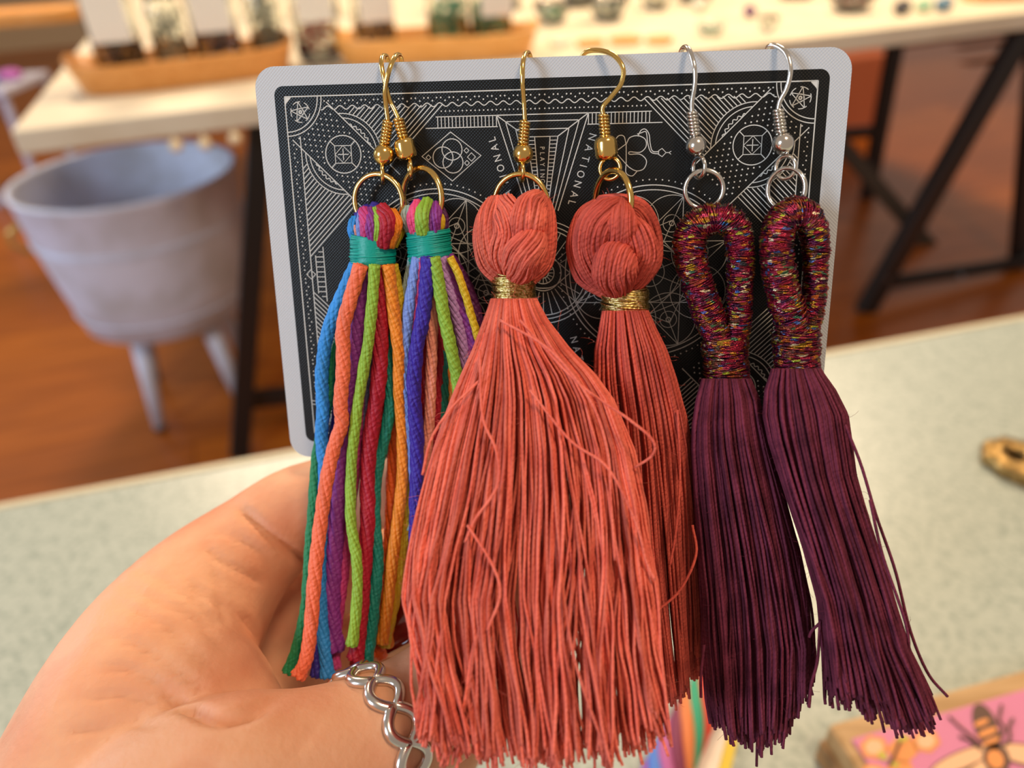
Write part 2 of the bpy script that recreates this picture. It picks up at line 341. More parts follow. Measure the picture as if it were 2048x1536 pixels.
# ------------------------------------------------------------------ things on the table
TZ = .7502
def tray(ua, va, ub, vb, width, h, mt, label):                    # boat-shaped wooden tray between two points of its front foot line
    p0, p1 = G(ua, va, TZ), G(ub, vb, TZ); p0[2] = p1[2] = TZ; x = p1-p0; L_ = np.linalg.norm(x); x /= L_; y = np.array([-x[1], x[0], 0]); c = (p0+p1)/2+y*width/2
    t = thing('wooden_tray', label, 'tray', c.tolist()); mb = MB(); n = 56; rings = []
    for (s, z_) in ((.86, 0), (.87, .002), (.97, h*.75), (1.0, h), (.985, h+.004), (.955, h+.001), (.90, h*.5), (.82, .008)):
        ring = []
        for k in range(n):
            a_ = 2*math.pi*k/n; ca, sa = math.cos(a_), math.sin(a_)
            e = 2/3.4; X = math.copysign(abs(ca)**e, ca)*L_/2*1.04*(1-(1-s)*.35*2); Y = math.copysign(abs(sa)**e, sa)*width/2*s
            ring.append(c+x*X+y*Y+ez*(z_+.012*(abs(ca)**6)*(1 if z_ > h*.6 else 0)))
        rings.append(ring)
    V = np.array(rings).reshape(-1, 3); m_ = len(rings)
    Fc = [(i*n+j, i*n+(j+1) % n, (i+1)*n+(j+1) % n, (i+1)*n+j) for i in range(m_-1) for j in range(n)]+[tuple(range(n))[::-1], tuple((m_-1)*n+j for j in range(n))]
    mb.add(V, Fc); mb.build('tray_body', mt, t); return t, c, x, y
TR1 = tray(150, 205, 600, 150, .17, .048, TRAYW, 'brown boat-shaped wooden tray at the left front of the cream table, holding jars')
TR2 = tray(668, 138, 1075, 118, .15, .044, TRAYY, 'light orange wooden tray behind the card, right of the brown jar tray')
TR3 = tray(-90, 62, 155, 45, .13, .034, TRAYY, 'orange wooden tray at the back left corner of the cream table')
TR4 = tray(1955, 8, 2130, -6, .1, .03, TRAYY, 'orange wooden tray at the top right corner of the view')
def jar(p, r, h, beads, label, cat='jar', paper=True, fill=.50):
    t = thing('glass_jar', label, cat, p.tolist(), 'glass jars on the table')
    mb = MB(); mb.lathe([(r*.9, 0), (r, .004), (r, h*.8), (r*.82, h*.9), (r*.82, h), (r*.76, h), (r*.76, h*.9), (r*.93, h*.78), (r*.93, .007), (r*.5, .006)], 28, p); mb.build('jar_body', GLASS, t)
    mb = MB()
    for _ in range(110):
        a_ = random.random()*6.28; q = random.random()**.5*r*.78; mb.ball(p+np.array([math.cos(a_)*q, math.sin(a_)*q, .011+random.random()*h*fill]), r*.14, 6)
    tag(mb.build('bead_filling', beads, t), kind='stuff')
    if paper:
        mb = MB(); f = -ey; s = ex; c = p+f*(r*1.04)+ez*h*.86
        pts = [(-.9, -.42), (.9, -.42), (.9, .36), (.55, .46), (-.55, .46), (-.9, .36)]
        mb.prism([(q[0]*r*.86, q[1]*h) for q in pts], 0, .0012, lambda a_, b_, z_: tuple(c+s*a_+ez*b_+f*z_)); mb.build('paper_tag', LABEL, t, smooth=False)
bk0 = mat('pale_green_stones', '#9a9c88', .25)
t1, c1, x1, y1 = TR1
for k, (u, bd, lb) in enumerate(((262, BEADK, 'black beads, first jar from the left in the brown tray'), (430, BEADG, 'grey beads, middle jar in the brown tray'), (600, BEADR, 'red beads, right end of the brown tray'))):
    q = G(u, 118-(u-262)*.115, TZ+.008); s_ = np.dot(q-c1, x1); jar(np.array((c1+x1*s_+y1*.008).tolist()[:2]+[TZ+.0085]), .044, .17, bd, 'glass jar with tag and '+lb)
for k, (u, bd, lb) in enumerate(((350, bk0, 'pale stones between the first two tagged jars in the brown tray'), (515, bk0, 'pale stones between the middle and last tagged jars in the brown tray'))):
    q = G(u, 112-(u-262)*.115, TZ+.008); s_ = np.dot(q-c1, x1); jar(np.array((c1+x1*s_+y1*.03).tolist()[:2]+[TZ+.0085]), .034, .14, bd, 'glass jar of '+lb, paper=False, fill=.7)
t2, c2, x2, y2 = TR2
for k, (u, bd, lb, pp) in enumerate(((768, BEADG, 'clear glass jar with cream tag at the left end of the light tray', True), (905, BEADGR, 'glass jar of green beads in the light tray', False), (985, BEADGR, 'glass jar of green beads with cream tag, right end of the light tray', True))):
    q = G(u, 90-(u-768)*.05, TZ+.008); s_ = np.dot(q-c2, x2); jar(np.array((c2+x2*s_+y2*.012).tolist()[:2]+[TZ+.0085]), .042, .15, bd, lb, paper=pp)
bk = [mat('back_stones_%s' % n, c, .25) for n, c in (('grey', '#8a8c84'), ('green', '#6a9c80'), ('amber', '#c98a4a'), ('white', '#d8d2c2'))]
for k, u in enumerate((520, 650, 905, 1010, 1160, 1390, 1590)):
    q = G(u, 38-(u-520)*.038, TZ); jar(np.array([q[0], q[1], TZ]), .042, .13, bk[k % 4], 'back-row glass jar without tag, %s' % ('behind the gap left of the card', 'between the two front trays', 'behind the middle of the light tray', 'behind the right end of the light tray', 'above the wooden rings', 'above the left silver hook', 'above the right silver hook')[k], paper=False, fill=.6)
def bead(u, v, r, m_, label, name='polished_stone', cat='stone', sq=(1, 1, .8), grp='loose stones on the table'):
    p = G(u, v, TZ+r*sq[2]); mb = MB(); mb.ball(p, r, 20, sq); tag(mb.build(name, m_), label, cat, grp)
def bowl(u, v, r, h, label, m_=GLASS, fill=None):
    p = G(u, v, TZ); p[2] = TZ; t = thing('glass_bowl', label, 'bowl', p.tolist(), 'glass bowls on the table')
    mb = MB(); mb.lathe([(r*.5, 0), (r*.7, h*.2), (r*.95, h*.7), (r, h), (r*.96, h), (r*.88, h*.7), (r*.62, h*.28), (r*.3, h*.15)], 28, p); mb.build('bowl_body', m_, t)
    if fill:
        mb = MB()
        for _ in range(26):
            a_ = random.random()*6.28; q = random.random()**.5*r*.6; mb.ball(p+np.array([math.cos(a_)*q, math.sin(a_)*q, h*.35+random.random()*h*.4]), r*.16, 7)
        tag(mb.build('stone_filling', fill, t), kind='stuff')
bowl(1105, 48, .045, .05, 'clear glass bowl behind the right end of the light tray', fill=BEADGR)
bowl(1215, 42, .05, .055, 'clear glass bowl with grey stones behind the wooden rings', fill=mat('grey_stones', '#7f8680', .3))
bowl(1310, 20, .045, .06, 'clear glass bowl at the back above the pair of silver hooks', fill=mat('milky_stones', '#e6dcc4', .3))
bowl(1420, 70, .030, .022, 'small pale glass dish near the front of the table, behind the silver hooks', mat('pale_green_glass', (.78, .85, .74), .1, trans=.8))
bowl(1535, 62, .020, .03, 'small clear glass cup near the table front, above the right earring')
bowl(1700, 24, .055, .045, 'wide glass bowl of rose stones at the back right', fill=mat('rose_stones', '#b58a7c', .3))
bead(1500, 22, .016, mat('purple_stone', '#6c3a66', .2), 'purple stone between the glass bowls')
bead(1400, 10, .020, mat('clear_stone', '#e3dac2', .15), 'milky white stone at the back of the table')
bead(1805, 14, .020, mat('black_stone', '#3a3638', .12), 'black shiny stone at the back right of the table')
bead(1848, 10, .018, mat('mint_stone', '#9fc9a4', .15), 'mint green stone between a black and a blue stone')
bead(1888, 8, .020, mat('blue_stone', '#5f7f92', .12), 'blue-grey shiny stone right of the mint stone')
bead(1090, 12, .018, mat('jade_stone', '#63a684', .2), 'jade green stone behind the light tray')
bead(650, 52, .014, BEADR, 'red stone between the two front trays')
bead(190, 92, .012, mat('clear_glass_ball', '#d8d0c0', .05, .3), 'shiny clear ball at the left end of the brown tray', 'glass_ball', 'ball', (1, 1, 1))
# carved wooden rings
for k, (u, v, r) in enumerate(((1180, 86, .022), (1250, 80, .026), (1318, 80, .020))):
    p = G(u, v, TZ+.006); mb = MB(); t = np.linspace(0, 2*math.pi, 36, endpoint=False); rr = r*(1+.12*np.cos(t*5)); mb.tube(np.c_[p[0]+rr*np.cos(t), p[1]+rr*np.sin(t)*.9, np.full(36, p[2])], .007, 8, closed=True)
    tag(mb.build('wooden_ring', TRAYY), ['carved wooden ring on the table, nearest the light tray', 'larger carved wooden ring, middle one on the table', 'small carved wooden ring, rightmost on the table'][k], 'ring', 'carved wooden rings on the table')
# white star by the trays
mb = MB(); p = G(1118, 92, TZ); pts = [((.026 if k % 2 == 0 else .012)*math.cos(k*math.pi/5), (.026 if k % 2 == 0 else .012)*math.sin(k*math.pi/5)) for k in range(10)]
mb.prism(pts, TZ, TZ+.012, lambda x, y, z: (p[0]+x, p[1]+y, z)); tag(bevel(mb.build('white_star', mat('white_ceramic', '#eee6d4', .4), smooth=False), .003), 'small white star shape on the table beside the light tray', 'ornament')
# far left bin with coloured cloth
p = G(-40, 190, .45); bx = thing('side_table', 'low lilac side table left of the cream table', 'side table', (p[0]+.02, p[1]+.2, 0)); o_ = np.array([p[0]-.16, p[1]+.02, 0.0]); LIL = mat('lilac_white_paint', '#b7b6c6', .6)
mb = MB(); mb.box(o_+ez*.43, (.24, 0, 0), (0, .36, 0), (0, 0, .03)); bevel(mb.build('tabletop', LIL, bx, smooth=False), .006)
for lx, ly_ in ((.01, .01), (.205, .01), (.01, .325), (.205, .325)):
    mb = MB(); mb.box(o_+np.array([lx, ly_, .001]), (.025, 0, 0), (0, .025, 0), (0, 0, .43)); mb.build('leg', LIL, bx, smooth=False)
for k, (cc, dx, lb) in enumerate((('#b266a8', .17, 'crumpled pink cloth on the side table left of the cream table'), ('#20242c', .06, 'crumpled black cloth on the side table left of the cream table'), ('#5b6fb4', .13, 'crumpled blue cloth on the side table left of the cream table'))):
    mb = MB(); mb.ball(o_+np.array([dx, .20-k*.05, .478]), .05, 24, (1, .8, .4)); o = mb.build('folded_cloth', mat('cloth', cc, .9)); tag(o, lb, 'cloth', 'cloths on the lilac side table')
    tx = bpy.data.textures.new('crumple', 'CLOUDS'); tx.noise_scale = .03; dm = o.modifiers.new('crumple', 'DISPLACE'); dm.texture = tx; dm.strength = .02

# ------------------------------------------------------------------ things on the counter
def CT_(u, v, z=0): return G(u, v, CZ+z)
# brass plate at right edge
p = CT_(2030, 915, .004); bp_ = thing('brass_pendant', 'ornate antique brass piece with a dark hole at the right edge', 'pendant', p.tolist()); mb = MB()
BRASS = mat('antique_brass', '#b5935a', .28, 1, noise=(500, '#4a3a1c', .5, .66), bump=(700, .6, .0008))
an = math.radians(-52); axx = np.array([math.cos(an), math.sin(an), 0]); axy = np.array([-axx[1], axx[0], 0])
pts = []
for k in range(48):
    t = 2*math.pi*k/48; r = .0155*(1+.06*math.cos(8*t)); stretch_ = .045 if math.cos(t) > 0 else 0
    pts.append((r*math.cos(t)+stretch_*max(0, math.cos(t))**.5, r*math.sin(t)))
n_ = len(pts); hole = [(.0052*math.cos(2*math.pi*k/48), .0052*math.sin(2*math.pi*k/48)) for k in range(48)]
rings = []
for z_, sc in ((-.004, 1.0), (.0, 1.02), (.0025, .92)):
    rings += [p+axx*x*sc+axy*y*sc+ez*z_ for x, y in pts]
for z_, sc in ((.003, 1.5), (.0025, 1.0), (-.004, 1.0)): rings += [p+axx*x*sc+axy*y*sc+ez*z_ for x, y in hole]
Fc = [(i*48+j, i*48+(j+1) % 48, ((i+1) % 6)*48+(j+1) % 48, ((i+1) % 6)*48+j) for i in range(6) for j in range(48)]
mb.add(rings, Fc); mb.build('plate', BRASS, bp_)
mb = MB()
for k in range(15):
    t = 2*math.pi*k/15; mb.ball(p+axx*.0112*math.cos(t)+axy*.0112*math.sin(t)+ez*.003, .0013, 8)
mb.build('beading', BRASS, bp_)
mb = MB(); mb.lathe([(.0048, 0), (.0048, .001)], 20, p-ez*.0036); mb.build('dark_backing', BLACK, bp_)
# wooden box with pink bee picture
e0, e1 = CT_(1655, 1447, .02), CT_(2048, 1337, .02); bxx = (e1-e0); bxx[2] = 0; bxx /= np.linalg.norm(bxx); bxy = np.array([bxx[1], -bxx[0], 0])
bo = thing('picture_block', 'wooden block with glossy pink bee picture, lower right on the counter', 'block', (e0+bxx*.05+bxy*.04-ez*.02).tolist())
mb = MB(); mb.box(e0-ez*.02, bxx*.12, bxy*.09, ez*.02); bevel(mb.build('wood_block', wood('block_wood', '#b99566', '#a37f50', (2, 14, 14), 14), bo, smooth=False), .002)
PINK = mat('pink_print', '#cf7f9c', .25, coat=.6)
s0 = e0+bxx*.004+bxy*.0075
mb = MB(); mb.box(s0, bxx*.114, bxy*.08, ez*.0012); bevel(mb.build('pink_panel', PINK, bo, smooth=False), .0008)
def onpanel(pts, m_, name, z=.0013, th=.0001):
    mb = MB()
    for poly in pts:
        mb.prism([(-x, y) for x, y in poly], 0, th, lambda x, y, zz: tuple(pp+(-x)*bxx+y*bxy+ez*(z+zz)))
    mb.build(name, m_, bo, smooth=False)
pp = s0
def px2panel(u, v):
    q = G(u, v, CZ+.0213)-s0; return (np.dot(q, bxx), np.dot(q, bxy))
def ell(cx, cy, a_, b_, rot, n=24):
    r = math.radians(rot); o = []
    for k in range(n):
        t = 2*math.pi*k/n; x, y = a_*math.cos(t), b_*math.sin(t)
        o.append(px2panel(cx+x*math.cos(r)-y*math.sin(r), cy+x*math.sin(r)+y*math.cos(r)))
    return o
BROWN = mat('brown_ink', '#5a3c2c', .5); ORG = mat('orange_ink', '#d98a48', .5); PEACH = mat('peach_ink', '#dfae84', .5); OLIVE = mat('olive_ink', '#b7a83e', .5)
def hexa(cx, cy, r, rot=10): return [px2panel(cx+r*math.cos(math.radians(60*k+rot)), cy+r*.85*math.sin(math.radians(60*k+rot))) for k in range(6)]
onpanel([hexa(1748, 1495, 30), hexa(1805, 1500, 32), hexa(1852, 1482, 30), hexa(1800, 1545, 32), hexa(1745, 1550, 28)], ORG, 'honeycomb', .00125)
onpanel([hexa(1748, 1495, 20), hexa(1852, 1482, 20), hexa(1745, 1550, 18)], PEACH, 'honeycomb_cell', .0014)
onpanel([ell(1805, 1478, 14, 7, -20), ell(1765, 1512, 12, 7, 40), ell(1790, 1530, 10, 5, 20)], OLIVE, 'leaf_print', .0015)
onpanel([ell(1925, 1520, 72, 20, -22), ell(2050, 1510, 62, 22, 12), ell(1945, 1552, 60, 18, -40)], BROWN, 'wing_outline', .00135)
onpanel([ell(1925, 1520, 67, 16, -22), ell(2050, 1510, 57, 18, 12), ell(1945, 1552, 55, 14, -40)], PEACH, 'wing_print', .0015)
onpanel([ell(1972, 1455, 50, 23, 68), ell(1992, 1518, 32, 26, 60)], BROWN, 'bee_body', .0016)
onpanel([ell(1962, 1447, 6, 16, 68), ell(1974, 1466, 7, 21, 68), ell(1982, 1484, 5, 20, 68), ell(1990, 1520, 20, 16, 60)], ORG, 'bee_stripe', .00175)
mb = MB()
for path in ([(1898, 1433), (1915, 1450), (1945, 1475), (1962, 1495)], [(2003, 1410), (1998, 1440), (2008, 1455), (2000, 1480)], [(2026, 1437), (2018, 1455), (2020, 1475), (2008, 1492)], [(1918, 1472), (1940, 1482), (1962, 1500)], [(1778, 1530), (1788, 1510), (1800, 1482)]):
    c3 = [G(u, v, CZ+.0216) for u, v in path]; mb.tube(cr(c3, 14), .0005, 5)
mb.build('leg_print', BROWN, bo)
# bundle of wooden pegs left of it
for k in range(4):
    q0 = CT_(1640+k*17, 1478-k*5, .012); mb = MB(); d_ = bxy*.075+bxx*.004; mb.box(q0-ez*.0118, bxx*.0028, d_, ez*(.013 if k % 2 else .011))
    tag(bevel(mb.build('wooden_peg', wood('peg_wood', '#a87d4e', '#7a5530'), smooth=False), .0006), ('thin wooden peg beside the bee block, %s of four' % ('leftmost', 'second from the left', 'third from the left', 'nearest the pink panel')[k]), 'peg', 'wooden pegs beside the bee block')
# rainbow skein and striped tag
sk = thing('rainbow_tassel', 'twisted rainbow thread tassel lying on the counter below the coral fringe', 'tassel', CT_(1370, 1470).tolist())
cols = ['#2e9a74', '#d8352c', '#e0762a', '#8a4fa0', '#4a78c8', '#b05c94', '#7a2b4c', '#d87a42']
base = cr([CT_(1425, 1365, .007), CT_(1400, 1410, .008), CT_(1375, 1460, .008), CT_(1345, 1520, .007), CT_(1320, 1580, .006)], 50)
T = np.gradient(base, axis=0); T /= np.linalg.norm(T, axis=1)[:, None]; Sd = np.cross(T, ez); Sd /= np.linalg.norm(Sd, axis=1)[:, None]
for k, c_ in enumerate(cols):
    ph = 2*math.pi*k/len(cols)+np.linspace(0, 4.5, 50); R_ = np.linspace(.0045, .0060, 50)
    mb = MB(); mb.tube(base+Sd*(np.cos(ph)*R_)[:, None]+np.outer(np.sin(ph)*R_*.8, ez), .0028, 10); mb.build('strand', floss(c_), sk)
st = thing('striped_tag', 'white paper strip with yellow edge lying under the rainbow tassel', 'tag', CT_(1430, 1520).tolist())
def quad(px, z0, z1, m_, name):
    q = [CT_(u, v, z0) for u, v in px]; mb = MB(); mb.add([*q, *[x+ez*(z1-z0) for x in q]], [(3, 2, 1, 0), (4, 5, 6, 7), (0, 1, 5, 4), (1, 2, 6, 5), (2, 3, 7, 6), (3, 0, 4, 7)]); mb.build(name, m_, st, smooth=False)
quad([(1408, 1430), (1462, 1440), (1420, 1600), (1360, 1600)], .0002, .0010, LABEL, 'paper_strip')
quad([(1463, 1440), (1484, 1446), (1446, 1600), (1421, 1600)], .0002, .0011, mat('yellow_ink', '#e0c52c', .5), 'yellow_edge')

# ------------------------------------------------------------------ playing card
cc = W(K(44, 31.5, 0))
card = thing('playing_card', 'black playing card back with silver line art and white border, held sideways', 'card', cc.tolist())
def rrect(x0, y0, x1, y1, r, n=8):
    o = []
    for (cx, cy, a0) in ((x1-r, y0+r, -90), (x1-r, y1-r, 0), (x0+r, y1-r, 90), (x0+r, y0+r, 180)):
        for k in range(n+1): a_ = math.radians(a0+90*k/n); o.append((cx+r*math.cos(a_), cy+r*math.sin(a_)))
    return o
mb = MB(); mb.prism(rrect(0, 0, CWD, CHT, 3.2)[::-1], -.30, 0, lambda x, y, z: tuple(K(x, y, z))); mb.build('card_sheet', CARDW, card, True, False)
ix0, iy0 = KI(543, 173); ix1, _ = KI(1657, 137); 
mx_ = (ix0+(CWD-ix1))/2; my_ = iy0
mb = MB(); mb.prism(rrect(mx_, my_, CWD-mx_, CHT-my_, 1.4)[::-1], .0, .012, lambda x, y, z: tuple(K(x, y, z))); mb.build('black_panel', CARDB, card, True, False)
ink = MB(); HI = .022
def rib(pts, w_=.13, closed=False):
    p = np.asarray(pts, float)
    if closed: T = np.roll(p, -1, 0)-np.roll(p, 1, 0)
    else: T = np.gradient(p, axis=0)
    T /= np.linalg.norm(T, axis=1)[:, None]+1e-9; Nn = np.c_[-T[:, 1], T[:, 0]]*w_/2
    a_, b_ = p+Nn, p-Nn; n = len(p); V = [K(x, y, HI) for x, y in a_]+[K(x, y, HI) for x, y in b_]
    ink.add(V, [(i, (i+1) % n, n+(i+1) % n, n+i) for i in range(n if closed else n-1)])
SYM = ((0, 0), (1, 0), (0, 1), (1, 1))
def mir(pts, sx, sy):
    p = np.array(pts, float)
    if sx: p[:, 0] = CWD-p[:, 0]
    if sy: p[:, 1] = CHT-p[:, 1]
    return p
def rib4(pts, w_=.13, closed=False, sym=SYM):
    for s in sym: rib(mir(pts, *s), w_, closed)
def dot(x, y, r=.13, sym=SYM):
    for s in sym:
        c = mir([(x, y)], *s)[0]; ink.add([K(c[0]+r*math.cos(t), c[1]+r*math.sin(t), HI) for t in np.linspace(0, 2*math.pi, 7)[:-1]], [tuple(range(6))])
def circ(cx, cy, r, w_=.12, a0=0, a1=360, n=48, sym=SYM):
    t = np.radians(np.linspace(a0, a1, n)); rib4(np.c_[cx+r*np.cos(t), cy+r*np.sin(t)], w_, False, sym)
fx, fy = KI(565, 194)
fx = (fx+CWD-KI(1632, 160)[0])/2
rib([(fx, fy), (CWD-fx, fy), (CWD-fx, CHT-fy), (fx, CHT-fy)], .01, True)
for a_, b_ in (((fx, fy), (CWD-fx, fy)), ((fx, CHT-fy), (CWD-fx, CHT-fy)), ((fx, fy), (fx, CHT-fy)), ((CWD-fx, fy), (CWD-fx, CHT-fy))): rib([a_, b_], .17)
for s in SYM:                                                     # filled corner
    q = mir([(fx, fy), (fx+1.1, fy), (fx+.9, fy+.25), (fx+.25, fy+.9), (fx, fy+1.3)], *s); ink.add([K(x, y, HI) for x, y in q], [tuple(range(5))])
for r in (5.15, 5.75): circ(fx, fy, r, .14, 0, 90)
sx_, sy_ = fx+2.3, fy+2.25                                         # star medallion
for k in range(5): circ(sx_, sy_, 1.5, .12, k*72+10, k*72+58, 8)
st5 = [(sx_+1.55*math.cos(math.radians(-100+144*k)), sy_+1.55*math.sin(math.radians(-100+144*k))) for k in range(6)]
for k in range(5): rib4([st5[k], st5[k+1]], .12)
circ(sx_, sy_, .55, .1, n=20); circ(sx_, sy_, .2, .2, n=12)
wy = fy+1.75; per = 1.93                                            # wavy line and dots along the long sides
xs = np.arange(fx+5.6, CWD/2+.01, .12)
rib4(np.c_[xs, wy+.27*np.sin((xs-fx-5.6)/per*2*math.pi+1.2)], .14)
x = fx+6.2; k = 0
while x < CWD/2:
    dot(x, fy+.75+(.0, .0, .42)[k % 3], .13); 
    if x > fx+24: dot(x, wy+.95, .12)
    x += .645; k += 1
ly = fx+1.95                                                        # inner upright line and dots between it and the frame
rib4([(ly, fy+5.8), (ly, CHT/2)], .14)
y = fy+6.4; k = 0
while y < CHT/2: dot(fx+.9+(.0, .0, .4)[k % 3]-.1, y, .12); y += .645; k += 1
mxc, myc = KI(684.7, 308.8)                                         # round medallion on the diagonal band
mxc = myc-fy+fx
bw = 3.05                                                           # half width of the band (perpendicular, in x or y steps)
def band(off, a_, b_): rib4([(mxc+a_+off/2, myc+a_-off/2), (mxc+b_+off/2, myc+b_-off/2)], .14)
band(bw*2-.5, -4.9, 6.0); band(-(bw*2-.5), -4.9, 6.0)
circ(mxc, myc, 2.8, .14)
sq = 1.3
rib4([(mxc-sq, myc-sq), (mxc+sq, myc-sq), (mxc+sq, myc+sq), (mxc-sq, myc+sq)], .14, True)
rib4([(mxc, myc-sq), (mxc+sq, myc), (mxc, myc+sq), (mxc-sq, myc)], .12, True)
rib4([(mxc-.85, myc), (mxc+.85, myc)], .12); rib4([(mxc, myc-.85), (mxc, myc+.85)], .12)
for a_, b_ in ((1, 1), (1, -1), (-1, 1), (-1, -1)): rib4([(mxc+a_*sq, myc+b_*sq), (mxc+a_*1.98, myc+b_*1.98)], .13)
for i in range(-12, 13):
    for j in range(-7, 8):
        a_, b_ = i*.52, j*.40; X, Y = mxc+(a_+b_)*.9, myc+(a_-b_)*.9
        if abs((X-mxc)-(Y-myc)) > bw*1.55 or math.hypot(X-mxc, Y-myc) < 3.1 or math.hypot(X-fx, Y-fy) < 6.1 or (i+j) % 2: continue
        if (X-mxc)+(Y-myc) > 11: continue
        dot(X, Y, .13)
off = bw*2-.5
for r, wv in ((6.0, 0), (5.35, 0), (4.5, .16)):
    for sg in (1, -1):
        t = np.radians(np.linspace(0, 360, 400)); rr = r+wv*np.sin(t*34); X, Y = mxc+rr*np.cos(t), myc+rr*np.sin(t)
        m_ = ((X-mxc)-(Y-myc))*sg > off; idx = np.where(m_)[0]
        if sg < 0: rib4(np.c_[X[idx], Y[idx]], .13)
        else:
            k0 = np.where(np.diff(idx) > 1)[0]; idx = np.roll(idx, -(k0[0]+1)) if len(k0) else idx; rib4(np.c_[X[idx], Y[idx]], .13)
# hatching between the arcs and the ladder line: direction up-right
end_c = sum(KI(892, 210))
hp = .80; Sx = ly; c = mxc+myc-4.6
while c <= end_c+.01:
    # points with x+y = c, from the wavy line down to the inner upright line
    N_ = 160; X = np.linspace(c-wy, Sx, N_); Y = c-X; ok = (np.hypot(X-mxc, Y-myc) > 6.05) & (np.abs((X-mxc)-(Y-myc)) > off) & (Y > wy-.1) & (Y < CHT/2) & (np.hypot(X-fx, Y-fy) > 5.8)
    i = 0
    while i < N_:
        if ok[i]:
            j = i
            while j+1 < N_ and ok[j+1]: j += 1
            if j > i+1: rib4([(X[i], Y[i]), (X[j], Y[j])], .13)
            i = j
        i += 1
    c += hp
# ladders
lt, lb_ = wy+1.75, wy+3.35
x = end_c-lt; rib4([(x, lt), (KI(995, 231)[0], lt)], .13); rib4([(end_c-lb_, lb_), (KI(995, 231)[0], lb_)], .13)
xx = end_c-lt+.3
while xx < KI(995, 231)[0]: rib4([(xx, lt), (xx, min(lb_, max(lt, lb_)))] if xx > end_c-lb_ else [(xx, lt), (xx, lb_)], .12); xx += .56
lx0, lx1 = KI(634, 545)[0], KI(650, 545)[0]
rib4([(lx0, end_c-lx0), (lx0, CHT/2)], .13); rib4([(lx1, end_c-lx1), (lx1, CHT/2)], .13)
yy = CHT/2-.4
while yy > end_c-lx1: rib4([(lx0 if yy > end_c-lx0 else end_c-yy, yy), (lx1, yy)], .12); yy -= .8
rib([(lx0-1.0+.75*math.cos(t), CHT/2+.75*math.sin(t)) for t in (0, math.pi/2, math.pi, -math.pi/2)], .14, True)
# diamond with three rings (left) ; snake and club (right); repeated turned by 180 degrees
S180 = ((0, 0), (1, 1))
dm = [KI(844, 313), KI(901, 264), KI(962, 311), KI(905, 362)]; rib4(dm, .15, True, S180)
for (u, v) in ((904, 299), (886, 315), (906, 325)): q = KI(u, v); circ(q[0], q[1], 1.55, .13, sym=S180)
for (u, v, s) in ((933, 301, .38), (943, 314, .62), (934, 326, .38), (857, 315, .38)):
    q = KI(u, v); rib4([(q[0]+s*math.cos(t), q[1]+s*math.sin(t)) for t in (0, math.pi/2, math.pi, -math.pi/2)], .13, True, S180)
def cpx(x, y): return KI(1100+x/3.413, 100+y/3.413)
for o_ in (0, 16):
    rib4(cr([cpx(600-o_*.3, 590-o_), cpx(620, 550+o_), cpx(650, 540+o_), cpx(676-o_, 575), cpx(684-o_, 640), cpx(700-o_*.6, 690+o_*.5), cpx(745, 694+o_)], 30), .12, False, S180)
rib4([cpx(740, 688), cpx(765, 672), cpx(792, 700), cpx(765, 728), cpx(740, 712)], .12, True, S180)
rib4([cpx(792, 700), cpx(812, 700), cpx(828, 690)], .1, False, S180); rib4([cpx(812, 700), cpx(826, 712)], .1, False, S180)
rib4(cr([cpx(522, 640), cpx(545, 598), cpx(600, 585), cpx(650, 610), cpx(655, 660), cpx(615, 698), cpx(545, 695), cpx(545, 712), cpx(615, 712), cpx(658, 755), cpx(640, 810), cpx(590, 825), cpx(540, 800), cpx(515, 770)], 70), .12, False, S180)
rib4([cpx(520, 640), cpx(520, 790)], .12, False, S180); rib4([cpx(440, 700), cpx(520, 640)], .12, False, S180); rib4([cpx(440, 690), cpx(520, 780)], .12, False, S180)
rib4(cr([cpx(440, 620), cpx(470, 585), cpx(505, 590), cpx(518, 640)], 16), .12, False, S180); rib4(cr([cpx(518, 790), cpx(520, 840), cpx(560, 860), cpx(597, 825)], 16), .12, False, S180)
# centre funnel
def c6(x, y): return KI(900+x/4.096, 150+y/4.096)
MX = CWD/2
tl = c6(380, 330); top = tl[1]
def fun(pts, w_=.13): rib4([(MX-dx, yy) for dx, yy in pts], w_)
h0 = MX-tl[0]
fun([(h0, top), (0, top)], .15); fun([(h0*.78, top+.95), (0, top+.95)]); fun([(h0*.56, top+2.1), (0, top+2.1)]); fun([(h0*.34, top+3.2), (0, top+3.2)])
fun([(h0, top), (h0*.34, top+3.2)], .14); fun([(h0, top), (h0*.34, 22.0)], .14); fun([(h0*.80, top+1.0), (h0*.26, 22.0)]); fun([(h0*.58, top+2.1), (h0*.19, 22.0)])
fun([(h0*.34, top+3.2), (h0*.10, 22.0)]); fun([(h0*.17, top+3.2), (h0*.05, 22)])
for k in range(20):
    f_ = k/20; fun([(h0*(.34-.24*f_), top+3.2+(22-top-3.2)*f_), (h0*(.17-.12*f_), top+3.2+(22-top-3.2)*f_)], .1)
for r in (8.0, 7.3, 6.7): circ(MX, CHT/2, r, .13, 180, 360, 60, ((0, 0), (0, 1)))
circ(MX, CHT/2, 2.8, .13, sym=((0, 0),)); circ(MX, CHT/2, 1.7, .12, sym=((0, 0),)); circ(MX, CHT/2, .8, .12, sym=((0, 0),))
for k in range(16): a_ = 2*math.pi*k/16; rib([(MX+.9*math.cos(a_), CHT/2+.9*math.sin(a_)), (MX+1.6*math.cos(a_), CHT/2+1.6*math.sin(a_))], .08)
for s in (1, -1): rib(cr([(MX-4.2, CHT/2), (MX-1.8, CHT/2+s*2.0), (MX, CHT/2+s*2.4), (MX+1.8, CHT/2+s*2.0), (MX+4.2, CHT/2)], 24), .13)
